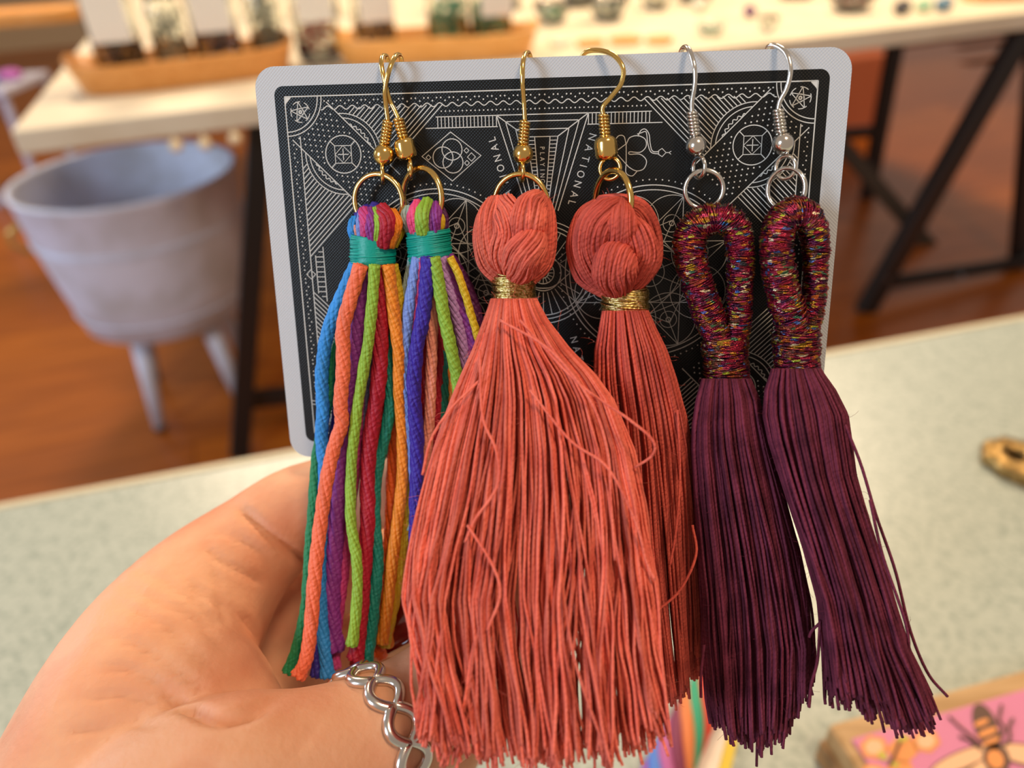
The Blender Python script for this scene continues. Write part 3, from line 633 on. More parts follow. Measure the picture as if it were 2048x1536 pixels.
for k in range(11): a_ = math.radians(30+12*k); rib4([(MX+3.1*math.cos(a_), CHT/2+3.1*math.sin(a_)), (MX+6.6*math.cos(a_), CHT/2+6.6*math.sin(a_))], .1, False, ((0, 0), (0, 1)))
# large rosettes
RX = KI(1300, 537)[0]; S2 = ((0, 0), (1, 0))
for r, w_ in ((13.1, .15), (12.4, .13)): circ(RX, CHT/2, r, w_, n=120, sym=S2)
for k in range(90): a_ = 2*math.pi*k/90; dot(RX+13.9*math.cos(a_), CHT/2+13.9*math.sin(a_), .12, S2)
for k in range(8):
    a_ = math.pi*k/4+math.pi/8; q = (RX+8.0*math.cos(a_), CHT/2+8.0*math.sin(a_)); circ(q[0], q[1], 4.2, .1, sym=S2); circ(q[0], q[1], 1.3, .09, n=24, sym=S2); circ(q[0], q[1], .35, .12, n=12, sym=S2)
    rib4([(RX, CHT/2), (RX+12.3*math.cos(a_), CHT/2+12.3*math.sin(a_))], .09, False, S2)
    b_ = a_+math.pi*3/4; rib4([(RX+12.3*math.cos(a_), CHT/2+12.3*math.sin(a_)), (RX+12.3*math.cos(b_), CHT/2+12.3*math.sin(b_))], .1, False, S2)
    b_ = a_+math.pi/2; rib4([(RX+8.6*math.cos(a_), CHT/2+8.6*math.sin(a_)), (RX+8.6*math.cos(b_), CHT/2+8.6*math.sin(b_))], .09, False, S2)
circ(RX, CHT/2, 4.6, .11, sym=S2); circ(RX, CHT/2, 2.2, .1, sym=S2)
o = ink.build('silver_line_print', INK, card, True, False)
# lettering
letters = MB()
def glyph(ch, x, y, size, ang, spin=0):
    cu = bpy.data.curves.new('t', 'FONT'); cu.body = ch; cu.size = size*1.42; cu.align_x = 'CENTER'; cu.align_y = 'CENTER'; cu.resolution_u = 3
    ob = bpy.data.objects.new('t', cu); C.objects.link(ob); dg = bpy.context.evaluated_depsgraph_get(); me = bpy.data.meshes.new_from_object(ob.evaluated_get(dg))
    a_ = math.radians(ang); V = [((v.co.x*.85)*math.cos(a_)+v.co.y*math.sin(a_), (v.co.x*.85)*math.sin(a_)-v.co.y*math.cos(a_)) for v in me.vertices]
    for s in ((0, 0), (1, 1)):
        q = np.array([(x+p_[0], y+p_[1]) for p_ in V]); 
        if s[0]: q = np.c_[CWD-q[:, 0], CHT-q[:, 1]]
        letters.add([K(p_[0], p_[1], HI) for p_ in q], [tuple(p_.vertices) for p_ in me.polygons])
    bpy.data.objects.remove(ob); bpy.data.curves.remove(cu)
ps = [KI(1184, 274), KI(1179, 297), KI(1175, 318), KI(1169, 333), KI(1164, 350), KI(1157, 370), KI(1150, 390), KI(1143, 405)]
p0, p1 = np.array(ps[0]), np.array(ps[-1]); fr = [0, .165, .325, .435, .56, .715, .875, 1.0]
for ch, f_ in zip('NATIONAL', fr):
    q = p0+(p1-p0)*f_; glyph(ch, q[0], q[1], 1.15, 90+15)
p0, p1 = np.array(KI(1023, 407)), np.array(KI(985, 279))
for ch, f_ in zip('NATIONAL', fr): q = p0+(p1-p0)*f_; glyph(ch, q[0], q[1], 1.15, -90-15)
for k, ch in enumerate('PLAYING'): glyph(ch, MX-.05, KI(1082, 296)[1]+k*.80, .72, 90)
for k, ch in enumerate('CARD'): glyph(ch, MX-.05, KI(1082, 296)[1]+6.3+k*.80, .72, 90)
for ch, u, v in (('P', 959, 447), ('F', 1177, 595), ('I', 1190, 607), ('N', 1203, 619)): q = KI(u, v); glyph(ch, q[0], q[1], .7, 35)
letters.build('lettering', INK, card, True, False)

# ------------------------------------------------------------------ earrings
def px3(pts, n): return cr([P(*p) for p in pts], n)
def rope(mb, core, R, nth, tr, turns=0.6, flat=1.0, sides=5, tone=(.8, 1.1), ph0=0, full=True):
    core = np.asarray(core, float); n = len(core); T = np.gradient(core, axis=0); T /= np.linalg.norm(T, axis=1)[:, None]
    Bn = np.broadcast_to(CN, core.shape); Bn = Bn-T*np.sum(Bn*T, 1)[:, None]; Bn = Bn/(np.linalg.norm(Bn, axis=1)[:, None]+1e-9); Nn = np.cross(T, Bn)
    R = np.broadcast_to(np.asarray(R, float), (n,)); s = np.linspace(0, 1, n)
    for k in range(nth):
        a_ = ph0+2*math.pi*k/nth+2*math.pi*turns*s+.10*np.sin(s*rng.uniform(3, 9)+rng.uniform(0, 6)); jr = 1+.03*np.sin(s*rng.uniform(4, 10)+rng.uniform(0, 6))
        out = np.cos(a_)[:, None]*Nn+flat*np.sin(a_)[:, None]*Bn
        mb.tube(core+out*(R*jr)[:, None], tr*rng.uniform(.88, 1.12), sides, ref=out, col=rng.uniform(*tone))
def coilwrap(mb, core, Rx, Ry, pitch, tr, seg=18, sides=4, tone=(.75, 1.1), jit=.15, tilt=0.0, rnd=1.0):
    core = np.asarray(core, float); L_ = np.r_[0, np.cumsum(np.linalg.norm(np.diff(core, axis=0), axis=1))]; turns = L_[-1]/pitch; n = int(turns*seg)
    s = np.linspace(0, L_[-1], n); c = np.c_[[np.interp(s, L_, core[:, i]) for i in range(3)]].T
    T = np.gradient(c, axis=0); w_ = seg*2; 
    T /= np.linalg.norm(T, axis=1)[:, None]+1e-12
    Bn = CN-T*np.sum(CN*T, 1)[:, None]; Bn /= np.linalg.norm(Bn, axis=1)[:, None]; Nn = np.cross(T, Bn); a_ = 2*math.pi*s/pitch
    Rx = np.interp(s, L_, np.broadcast_to(np.asarray(Rx, float), L_.shape)); Ry = np.interp(s, L_, np.broadcast_to(np.asarray(Ry, float), L_.shape))
    nt_ = int(turns)+2; ji = np.interp(a_/(2*math.pi), np.arange(nt_), rng.normal(0, jit, nt_)); jz = np.interp(a_/(2*math.pi), np.arange(nt_), rng.normal(0, pitch*.32*rnd, nt_)); jt = np.interp(a_/(2*math.pi), np.arange(nt_), rng.normal(0, pitch*.55*rnd, nt_)+tilt)
    out = np.cos(a_)[:, None]*Nn+np.sin(a_)[:, None]*Bn
    p = c+Nn*((Rx+ji*tr)*np.cos(a_))[:, None]+Bn*((Ry+ji*tr)*np.sin(a_))[:, None]+T*(jz+jt*np.cos(a_))[:, None]
    col = np.repeat(np.interp(a_/(2*math.pi), np.arange(nt_), rng.uniform(tone[0], tone[1], nt_)), sides)
    mb.tube(p, tr, sides, ref=out, col=col)
def ringpath(u, v, rpx, turn, h, n=48, tilt=0):                     # circle about the upright axis turned by «turn»
    c = P(u, v, h); R_ = rpx*(-c[2])/F; X = CR[:, 0]; Y = CR[:, 1]; t = np.linspace(0, 2*math.pi, n, endpoint=False); a_ = math.radians(turn)
    Xt = X*math.cos(a_)+CN*math.sin(a_); return c+np.outer(np.cos(t)*R_, Xt)+np.outer(np.sin(t)*R_, Y)
def hookset(par, metal, wire, coil, beadpos, barrel, loop):
    mb = MB(); mb.tube(px3(wire, 60), .36, 10); hk = mb.build('ear_hook', metal, par, True)
    mb = MB(); c0, c1 = P(coil[0], coil[1], 2.6), P(coil[2], coil[3], 2.6); core = np.linspace(c0, c1, 30); L_ = np.linalg.norm(c1-c0)
    coilwrap(mb, core, .66, .66, .47, .225, 16, 8, (1, 1), 0, 0, 0); mb.tube(core, .5, 10); mb.build('wire_coil', metal, hk, True)
    b = P(beadpos[0], beadpos[1], 2.6); r = beadpos[2]*1.08*(-b[2])/F; d = (c1-c0)/L_; x = np.cross(d, CN); x /= np.linalg.norm(x); y = np.cross(x, d); mb = MB()
    if barrel: prof = [(.3, -r*1.02), (r*.72, -r*1.0), (r*.97, -r*.72), (r*1.02, -r*.5), (r*1.02, r*.45), (r*.95, r*.75), (r*.7, r*1.0), (.3, r*1.02)]
    else: prof = [(max(.25, math.sin(t)*r), -math.cos(t)*r) for t in np.linspace(.15, math.pi-.15, 16)]
    mb.lathe(prof, 28, b, ax=(x, y, d)); mb.build('bead', metal, hk, True)
    u, v, rx, ry = loop; c = P(u, v, 2.4); sc = -c[2]/F; t = np.linspace(0, 2*math.pi, 32, endpoint=False)
    a_ = math.acos(min(1, rx/ry)); Xt = CR[:, 0]*math.cos(a_)+CN*math.sin(a_)
    mb = MB(); mb.tube(c+np.outer(np.cos(t)*ry*sc, Xt)+np.outer(np.sin(t)*ry*sc, CR[:, 1]), .33, 8, closed=True); mb.build('hook_loop', metal, hk, True)
def ring(par, metal, u, v, rpx, turn, h=3.0, wr=.40):
    mb = MB(); mb.tube(ringpath(u, v, rpx, turn, h), wr, 10, closed=True); mb.build('jump_ring', metal, par, True)
def earring(label, group, at): return thing('tassel_earring', label, 'earring', W(P(*at)).tolist(), group)
def behind(pts): return pts
hooks = {
 'rl': ([(796, 240, 2.6), (790, 225, 2.7), (779, 202, 2.9), (770, 165, 3.0), (764, 132, 2.0), (764, 117, .6), (771, 114, -.9), (778, 122, -2.0), (782, 140, -2.6)], None),
}
e_rl = earring('short rainbow floss tassel earring with teal neck, leftmost, on a round bead hook', 'rainbow tassel earrings', (770, 116))
e_rr = earring('rainbow floss tassel earring with teal neck, right one, on a barrel bead hook', 'rainbow tassel earrings', (795, 114))
e_cf = earring('large coral tassel earring in front with bright wide fringe over the thumb', 'coral tassel earrings', (1052, 108))
e_cb = earring('coral tassel earring behind, with rounder knot and darker narrow fringe', 'coral tassel earrings', (1200, 103))
e_pl = earring('plum tassel earring with glittery wrapped open loop, left of the two', 'plum tassel earrings', (1378, 97))
e_pr = earring('plum tassel earring with glittery wrapped loop at the right edge of the card', 'plum tassel earrings', (1548, 93))
hookset(e_rl, GOLD, [(776, 243, 2.6), (772, 212, 2.7), (770, 180, 3.2), (778, 142, 3.4), (787, 119, 2.2), (794, 110, .4), (801, 113, -1.2), (803, 130, -2.2), (803, 160, -2.5)], (776, 243, 769, 290), (768, 310, 20), False, (765, 346, 5, 19))
hookset(e_rr, GOLD, [(797, 238, 2.6), (790, 222, 2.4), (779, 200, 2.2), (769, 160, 2.6), (763, 130, 2.0), (765, 114, .4), (773, 113, -1.2), (778, 130, -2.2), (780, 160, -2.5)], (797, 238, 808, 282), (811, 298, 19), True, (820, 338, 6, 19))
hookset(e_cf, GOLD, [(1050, 243, 2.6), (1048, 205, 2.6), (1045, 160, 3.2), (1046, 125, 2.6), (1051, 108, .6), (1058, 107, -1.0), (1062, 125, -2.2), (1062, 160, -2.5)], (1050, 243, 1046, 290), (1046, 308, 19), False, (1043, 343, 5, 18))
hookset(e_cb, GOLD, [(1207, 230, 2.6), (1206, 214, 2.6), (1224, 192, 2.8), (1243, 166, 3.0), (1246, 136, 2.8), (1228, 111, 1.8), (1200, 101, .4), (1172, 104, -1.2), (1160, 125, -2.2), (1156, 150, -2.5)], (1207, 230, 1211, 277), (1212, 297, 21), True, (1220, 337, 20, 21))
hookset(e_pl, SILVER, [(1384, 225, 2.6), (1384, 203, 2.6), (1390, 165, 3.0), (1388, 130, 2.8), (1379, 102, 1.4), (1370, 94, -.4), (1362, 104, -1.8), (1360, 135, -2.5)], (1384, 225, 1390, 272), (1392, 292, 19), False, (1398, 335, 9, 20))
hookset(e_pr, SILVER, [(1556, 220, 2.6), (1560, 202, 2.6), (1574, 175, 2.9), (1581, 140, 2.9), (1573, 108, 2.0), (1555, 93, .5), (1538, 93, -1.0), (1530, 112, -2.0), (1528, 140, -2.5)], (1556, 220, 1563, 267), (1566, 287, 20), False, (1571, 335, 15, 22))
ring(e_rl, GOLD, 757, 403, 53, 12, 3.2, .42); ring(e_rr, GOLD, 844, 395, 57, 36, 3.4, .46)
ring(e_cf, GOLD, 1041, 404, 54, 12, 3.2, .44); ring(e_cb, GOLD, 1225, 405, 62, 57, 4.2, .48)
ring(e_pl, SILVER, 1408, 379, 37, 8, 2.6, .36); ring(e_pr, SILVER, 1572, 378, 40, 42, 2.8, .36)

# ---- teal necked rainbow tassels
def rainbow(par, strands, neck, caps):
    # caps: the folded floss above the wrap, (colour, x at top, x at wrap, y top, y bottom)
    for c_, pts, wpx, h0, h1 in strands:
        mb = MB(); pts = [tuple(p) for p in pts]; n = len(pts); m_ = max(40, 14*n)
        d0 = []
        for i, (u, v) in enumerate(pts):
            t = (v-520)/830.; d = D(u, min(v, 915), 0)-h0*(1-t)-h1*t
            if v > 915: d += (v-915)/430.*1.5
            d0.append(Q(u, v, d))
        core = cr(d0, m_); r = wpx/2*117/F
        prof = np.ones(m_); prof[-6:] = np.linspace(1, 1.5, 6)
        wob = np.cumsum(rng.normal(0, .012, (m_, 3)), 0); wob -= np.linspace(0, 1, m_)[:, None]*wob[-1]; core = core+wob
        rope(mb, core, r*.56*prof, 7, r*.46, turns=len(core)/44., sides=6, tone=(.86, 1.06)); mb.build('strand', c_, par, True)
    for c_, pts, wpx in caps:
        mb = MB(); core = px3(pts, 22); r = wpx/2*113/F; s = np.linspace(0, 1, 22)
        rope(mb, core, r*.72*(1+.15*np.sin(s*math.pi)), 9, r*.40, turns=.25, sides=6, tone=(.85, 1.08)); mb.build('floss_loop', c_, par, True)
    (u0, v0, u1, v1, rx, ry, h) = neck
    core = np.linspace(P(u0, v0, h), P(u1, v1, h), 20); mb = MB(); mb.tube(core, rx*.9, 24); mb.v[-1] = mb.v[-1]; mb.tube(core, ry*.99, 24); coilwrap(mb, core, rx*.93, ry*.98, .30, .15, 28, 5, (.8, 1.0), .3, tilt=.15); coilwrap(mb, core, rx, ry, .17, .12, 28, 5, (.8, 1.1), .5, tilt=.3)
    mb.build('neck_wrap', TEAL, par, True)
FL = {k: floss(v, k+'_floss') for k, v in dict(sky='#2b8ddc', salmon='#f0734e', purple='#86308a', lime='#8fb83a', crimson='#a8122c', teal='#0c8474', orange='#ee8a1e', yellow='#d9b41c', green='#0d7c4c', navy='#2c1f86', dplum='#56154c', grey='#6a6a90', orred='#d95612', pink='#e4487c', pale='#9cb4b0', peri='#7590d4', indigo='#35219c', lilac='#b487c4', red='#b31a1e', peach='#e9917a', magenta='#c23a7c').items()}
L1 = [
 (FL['navy'], [(722, 530), (700, 620), (690, 720), (678, 830), (665, 930), (657, 1040), (650, 1150), (641, 1250), (637, 1352)], 30, 3, 8),
 (FL['dplum'], [(738, 530), (715, 640), (705, 760), (692, 870), (682, 980), (672, 1080), (665, 1180), (655, 1280)], 34, 3, 5),
 (FL['grey'], [(750, 530), (744, 660), (738, 780), (722, 880), (702, 1000), (688, 1100), (672, 1210), (665, 1300)], 24, 4, 5),
 (FL['orred'], [(778, 530), (792, 660), (798, 800), (792, 930), (786, 1050), (776, 1150), (762, 1260), (752, 1310)], 40, 3, 3),
 (FL['orange'], [(772, 530), (790, 650), (800, 770), (806, 900), (800, 1020), (792, 1140), (780, 1230), (772, 1290)], 30, 4, 3),
 (FL['magenta'], [(735, 530), (728, 700), (715, 860), (700, 1000), (690, 1100), (680, 1190), (672, 1260), (667, 1335)], 28, 4, 6),
 (FL['red'], [(760, 530), (768, 700), (760, 850), (748, 980), (742, 1100), (736, 1220), (716, 1330)], 30, 4, 5),
 (FL['green'], [(716, 530), (690, 640), (668, 720), (655, 790), (642, 860), (631, 940), (624, 1040), (616, 1130), (610, 1220), (596, 1290), (576, 1345)], 24, 4, 9),
 (FL['sky'], [(712, 530), (692, 572), (668, 628), (650, 690), (643, 750), (644, 820), (642, 880), (650, 960), (645, 1040), (640, 1120), (642, 1210), (648, 1290), (656, 1354)], 27, 6, 9),
 (FL['purple'], [(733, 530), (722, 610), (717, 690), (706, 770), (692, 850), (683, 930), (676, 1020), (668, 1110), (664, 1200), (668, 1300)], 38, 6, 7),
 (FL['teal'], [(768, 530), (772, 640), (779, 720), (781, 800), (768, 880), (753, 950), (750, 1040), (756, 1120), (750, 1200), (742, 1270), (734, 1326)], 25, 5, 7),
 (FL['crimson'], [(762, 530), (761, 610), (761, 700), (754, 780), (742, 860), (735, 950), (734, 1050), (727, 1160), (722, 1240), (712, 1318)], 32, 7, 8),
 (FL['yellow'], [(783, 530), (800, 610), (808, 710), (812, 820), (820, 920), (817, 1020), (803, 1120), (788, 1210), (768, 1290)], 25, 6, 4),
 (FL['orange'], [(776, 530), (785, 610), (797, 700), (799, 790), (806, 870), (804, 960), (794, 1040), (784, 1120), (776, 1200), (764, 1285)], 26, 8, 5),
 (FL['lime'], [(749, 530), (742, 620), (734, 690), (720, 770), (709, 850), (702, 940), (702, 1040), (714, 1120), (714, 1200), (704, 1290)], 23, 9, 10),
 (FL['salmon'], [(722, 530), (700, 600), (686, 660), (687, 740), (681, 810), (684, 850), (668, 900), (654, 960), (644, 1030), (634, 1110), (626, 1190), (620, 1270), (612, 1320), (597, 1352)], 29, 9, 12),
]
C1_ = [(FL['sky'], [(712, 438, 3), (706, 455, 4), (712, 485, 4)], 20), (FL['peach'], [(716, 450, 5), (718, 465, 5), (722, 485, 5)], 16), (FL['peri'], [(724, 430, 5), (722, 450, 6.5), (726, 485, 6)], 18),
 (FL['magenta'], [(728, 422, 4.5), (732, 445, 7), (735, 485, 6.5)], 22), (FL['purple'], [(742, 422, 4.5), (741, 448, 7.2), (745, 490, 6.5)], 22), (FL['lime'], [(752, 420, 5), (759, 448, 7.5), (752, 490, 6.5)], 18),
 (FL['crimson'], [(764, 418, 5), (774, 445, 7.5), (766, 492, 6.5)], 28), (FL['orange'], [(784, 425, 4.5), (792, 450, 6.5), (778, 492, 6)], 22), (FL['yellow'], [(793, 430, 3), (802, 455, 4), (786, 492, 4.5)], 18), (FL['navy'], [(745, 430, 1), (750, 450, 2), (750, 490, 2)], 70)]
rainbow(e_rl, L1, (746, 472, 746, 532, 3.4, 2.85, 4.7), C1_)
L2 = [
 (FL['red'], [(858, 515), (856, 640), (852, 740), (848, 830), (850, 910), (850, 1000), (850, 1100)], 30, 3, 6),
 (FL['crimson'], [(872, 515), (880, 600), (883, 680), (877, 760), (872, 850), (862, 950), (850, 1080), (848, 1180)], 30, 4, 5),
 (FL['teal'], [(875, 515), (886, 620), (890, 720), (890, 790), (885, 860), (872, 950), (866, 1050)], 25, 4, 5),
 (FL['orange'], [(880, 515), (892, 610), (900, 700), (906, 780), (908, 850), (896, 950)], 24, 4, 5),
 (FL['dplum'], [(896, 515), (925, 560), (948, 620), (962, 690), (960, 760)], 30, 4, 4),
 (FL['pale'], [(828, 515), (818, 560), (811, 620), (808, 700), (812, 800), (822, 890), (828, 980), (826, 1060)], 22, 5, 5),
 (FL['peri'], [(836, 515), (826, 570), (816, 640), (811, 720), (813, 800), (822, 880), (830, 960), (836, 1040)], 24, 7, 6),
 (FL['purple'], [(890, 515), (905, 560), (928, 620), (944, 680), (946, 740)], 36, 6, 5),
 (FL['lilac'], [(882, 515), (896, 570), (913, 630), (928, 690), (934, 750)], 24, 7, 5),
 (FL['yellow'], [(900, 515), (915, 545), (935, 605), (950, 655), (962, 710), (966, 780), (962, 860)], 15, 8, 3),
 (FL['peach'], [(864, 515), (866, 590), (864, 670), (862, 750), (859, 840), (852, 920), (845, 1000), (842, 1080)], 23, 7, 7),
 (FL['pink'], [(844, 515), (840, 570), (832, 640), (823, 710), (826, 790), (838, 880), (842, 980), (840, 1080)], 23, 7, 2),
 (FL['indigo'], [(857, 515), (852, 580), (845, 640), (832, 710), (829, 790), (834, 870), (834, 950), (832, 1040), (830, 1120), (838, 1200)], 29, 9, 8),
 (FL['lime'], [(868, 515), (878, 570), (891, 640), (905, 710), (916, 770), (918, 840)], 25, 9, 7),
]
C2_ = [(FL['pale'], [(818, 418, 3.5), (812, 435, 5), (822, 465, 5)], 20), (FL['pink'], [(838, 408, 5), (828, 432, 7), (832, 465, 6.5)], 24), (FL['lime'], [(856, 405, 5), (844, 432, 7.5), (846, 468, 7)], 26), (FL['lilac'], [(864, 412, 4.5), (860, 435, 7), (860, 468, 6.5)], 16),
 (FL['purple'], [(874, 410, 5), (869, 435, 7), (868, 468, 6.5)], 22), (FL['yellow'], [(880, 432, 5), (882, 445, 6), (878, 468, 5.5)], 15), (FL['dplum'], [(880, 420, 2), (886, 440, 3), (884, 468, 3.5)], 20), (FL['navy'], [(850, 420, 1), (850, 440, 2), (852, 470, 2)], 64)]
rainbow(e_rr, L2, (856, 462, 861, 518, 3.3, 2.85, 4.9), C2_)

# ---- coral knots
def knot(par, bundles, m_, fill):
    mb = MB()
    for pts, rad, nth, tw, ph in bundles:
        core = cr([P(*p) for p in pts], 46); r = np.interp(np.linspace(0, 1, 46), np.linspace(0, 1, len(rad)), np.array(rad)*111/F)
        rope(mb, core, r, int(nth*1.15), .215, turns=tw, flat=.80, sides=5, tone=(.76, 1.10), ph0=ph)
        rope(mb, core, r*.94, int(nth*.9), .25, turns=tw*1.3, flat=.80, sides=5, tone=(.62, .8), ph0=ph+.3)
        mb.tube(core, r*.80, 16, ref=CN, col=.5)  # inner threads and core toned darker, painting shade into the grooves
    mb.build('thread_knot', m_, par, True)
knot(e_cf, [
 ([(1000, 408, 3.5), (988, 440, 6), (982, 480, 6.5), (988, 520, 6), (1010, 552, 5)], [26, 34, 34, 32, 24], 34, .16, 0),
 ([(1008, 406, 4), (1018, 434, 7.5), (1022, 468, 8.5), (1008, 508, 7.5), (1014, 548, 5)], [22, 30, 32, 30, 22], 26, .12, .4),
 ([(1078, 396, 4), (1064, 414, 7.5), (1056, 440, 9.5), (1052, 468, 8.5), (1048, 492, 4.5)], [18, 30, 33, 31, 20], 28, .08, .2),
 ([(1084, 396, 3), (1090, 430, 5), (1090, 475, 6), (1080, 520, 5.5), (1052, 550, 5)], [12, 18, 21, 26, 24], 26, -.12, .3),
 ([(1075, 462, 6), (1064, 484, 10.5), (1048, 508, 11), (1040, 532, 9), (1034, 552, 6)], [14, 30, 37, 36, 24], 32, -.10, .1)], CORAL, None)
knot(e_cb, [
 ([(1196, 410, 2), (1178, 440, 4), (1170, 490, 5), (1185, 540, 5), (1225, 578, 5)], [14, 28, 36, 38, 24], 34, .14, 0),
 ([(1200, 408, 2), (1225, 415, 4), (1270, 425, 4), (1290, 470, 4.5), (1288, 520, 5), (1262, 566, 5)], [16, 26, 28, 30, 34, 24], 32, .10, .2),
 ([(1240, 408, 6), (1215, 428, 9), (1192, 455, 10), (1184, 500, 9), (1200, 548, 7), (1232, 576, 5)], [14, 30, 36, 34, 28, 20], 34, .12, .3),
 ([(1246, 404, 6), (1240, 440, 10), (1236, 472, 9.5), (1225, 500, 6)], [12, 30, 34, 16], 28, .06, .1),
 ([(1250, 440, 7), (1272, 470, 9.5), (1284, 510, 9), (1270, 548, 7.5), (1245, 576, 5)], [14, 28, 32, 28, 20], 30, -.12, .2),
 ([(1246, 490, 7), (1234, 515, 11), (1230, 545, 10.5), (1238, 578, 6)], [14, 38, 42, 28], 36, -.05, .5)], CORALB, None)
def neckband(par, u0, v0, u1, v1, rx, ry, h, m_, pitch=.20, tr=.16, tilt=.3, name='neck_wrap'):
    core = np.linspace(P(u0, v0, h), P(u1, v1, h), 24); mb = MB(); mb.tube(core, ry*.98, 20); coilwrap(mb, core, rx*.96, ry*.97, pitch*1.3, tr*.9, 30, 5, (.75, 1.15), .5, tilt=-tilt*.6); coilwrap(mb, core, rx, ry, pitch, tr, 30, 5, (.75, 1.15), .6, tilt=tilt); mb.build(name, m_, par, True)
neckband(e_cf, 1027, 550, 1028, 604, 3.25, 2.9, 5.2, GOLDTHREAD, .24, .17)
neckband(e_cb, 1249, 577, 1251, 628, 3.45, 3.0, 5.2, GOLDTHREAD, .24, .17, -.35)
# ---- fringes
def fringe(par, env, ends, neck, depth, nstr, tr, m_, wig=1.0, name='fringe', lean=0.0):
    ev = np.array([e[0] for e in env], float); eL = np.array([e[1] for e in env], float); eR = np.array([e[2] for e in env], float)
    dv = np.array([d[0] for d in depth], float); dd = np.array([d[1] for d in depth], float); dt = np.array([d[2] for d in depth], float)
    mb = MB(); clumps = rng.uniform(-1, 1, 34); cph = rng.uniform(0, 6.28, (34, 2)); cfr = rng.uniform(2.0, 4.5, 34); cam_ = rng.normal(0, .085, 34)*wig; csh = rng.normal(0, .10, 34)*wig; cdz = rng.uniform(-1, 1, 34)
    for k in range(nstr):
        lay = (k+.5)/nstr                                            # 0 back ... 1 front
        s0 = rng.uniform(-1, 1); s0 = math.sin(s0*math.pi/2)*.55+s0*.45
        ci = int(np.argmin(abs(clumps-s0+rng.normal(0, .05)))); cl = clumps[ci]; pull = rng.uniform(.2, 1.1)
        vend = np.interp(s0, [e[0] for e in ends], [e[1] for e in ends])+rng.normal(0, 16)+(1-lay)*-22
        n = 60; t = np.linspace(0, 1, n); v = neck+(vend-neck)*t
        s = s0+(cl-s0)*pull*.45*t**1.5+rng.normal(0, .05)*np.sin(t*rng.uniform(2, 5)+rng.uniform(0, 6))*t*wig+rng.normal(0, .035)*t**2*wig
        s += cam_[ci]*np.sin(t*cfr[ci]+cph[ci, 0])*t+csh[ci]*t*t+lean*np.sin(t*math.pi)**1.5*(1-abs(s0))
        s += .012*wig*np.sin(t*rng.uniform(14, 30)+rng.uniform(0, 6))*t
        s = np.clip(s, -1.06, 1.06)
        L_ = np.interp(v, ev, eL); R_ = np.interp(v, ev, eR); u = (L_+R_)/2+(R_-L_)/2*s
        th = np.interp(v, dv, dt); dc = np.interp(v, dv, dd)
        q = (lay*2-1); prof_ = np.sqrt(np.clip(1-(s*.96)**2, .02, 1)); d = dc-th*prof_*q*rng.uniform(.75, 1.0)-cdz[ci]*th*.22*t+th*.15*np.sin(t*rng.uniform(3, 8)+rng.uniform(0, 6))*t
        p = np.c_[(u-CX)/F*d, -(v-CY)/F*d, -d]
        mb.tube(p, tr*rng.uniform(.85, 1.15), 5, col=rng.uniform(.66, 1.12))
    o = mb.build(name, m_, par, True); tag(o, kind='stuff'); return o
def strays(par, paths, tr, m_):
    mb = MB()
    for pts in paths: mb.tube(cr([Q(*p) for p in pts], 40), tr, 5)
    tag(mb.build('loose_thread', m_, par, True), kind='stuff')
fringe(e_cf, [(600, 984, 1072), (640, 970, 1094), (700, 948, 1140), (750, 926, 1190), (800, 906, 1225), (900, 872, 1262), (1000, 845, 1282), (1100, 822, 1294), (1200, 808, 1302), (1300, 822, 1306), (1400, 842, 1318), (1540, 858, 1335)],
       [(-1, 1478), (-.6, 1500), (-.2, 1530), (.3, 1520), (.75, 1495), (1, 1425)], 598,
       [(600, 108, 2.4), (700, 106.5, 4.5), (850, 104, 6), (1000, 101.5, 6), (1200, 98.5, 5.5), (1400, 96, 5), (1540, 95, 4.5)], 760, .215, CORAL, 1.2, lean=.10)
strays(e_cf, [[(1040, 640, 103), (1150, 760, 99), (1260, 840, 97), (1305, 880, 97), (1305, 910, 98), (1270, 935, 100)], [(1060, 780, 99), (1140, 880, 97), (1215, 935, 96), (1270, 1040, 96), (1292, 1120, 96), (1310, 1160, 96)],
             [(960, 700, 102), (965, 830, 98), (992, 900, 96), (995, 970, 95), (950, 1040, 95), (930, 1085, 95)], [(1000, 640, 103), (1100, 700, 99), (1180, 800, 97), (1215, 900, 96), (1222, 1000, 96), (1230, 1120, 95)],
             [(935, 1050, 95), (985, 1130, 93), (1000, 1190, 92), (975, 1260, 92)], [(830, 1160, 97), (818, 1240, 96), (832, 1330, 95), (850, 1355, 95), (862, 1340, 95)], [(960, 760, 101), (900, 820, 100), (862, 880, 100), (845, 950, 100)]], .2, CORAL)
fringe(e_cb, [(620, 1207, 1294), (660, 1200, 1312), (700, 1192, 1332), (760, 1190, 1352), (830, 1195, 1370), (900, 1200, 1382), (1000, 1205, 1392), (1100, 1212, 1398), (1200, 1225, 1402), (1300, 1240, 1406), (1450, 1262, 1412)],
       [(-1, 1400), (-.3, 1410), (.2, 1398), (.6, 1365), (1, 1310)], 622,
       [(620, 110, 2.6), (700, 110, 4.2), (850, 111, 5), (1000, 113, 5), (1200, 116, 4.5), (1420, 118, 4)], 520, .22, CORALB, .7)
strays(e_cb, [[(1385, 1050, 108), (1392, 1110, 107), (1360, 1180, 107), (1310, 1225, 107)], [(1355, 820, 107), (1360, 950, 107), (1352, 1060, 107), (1340, 1130, 107)]], .2, CORALB)
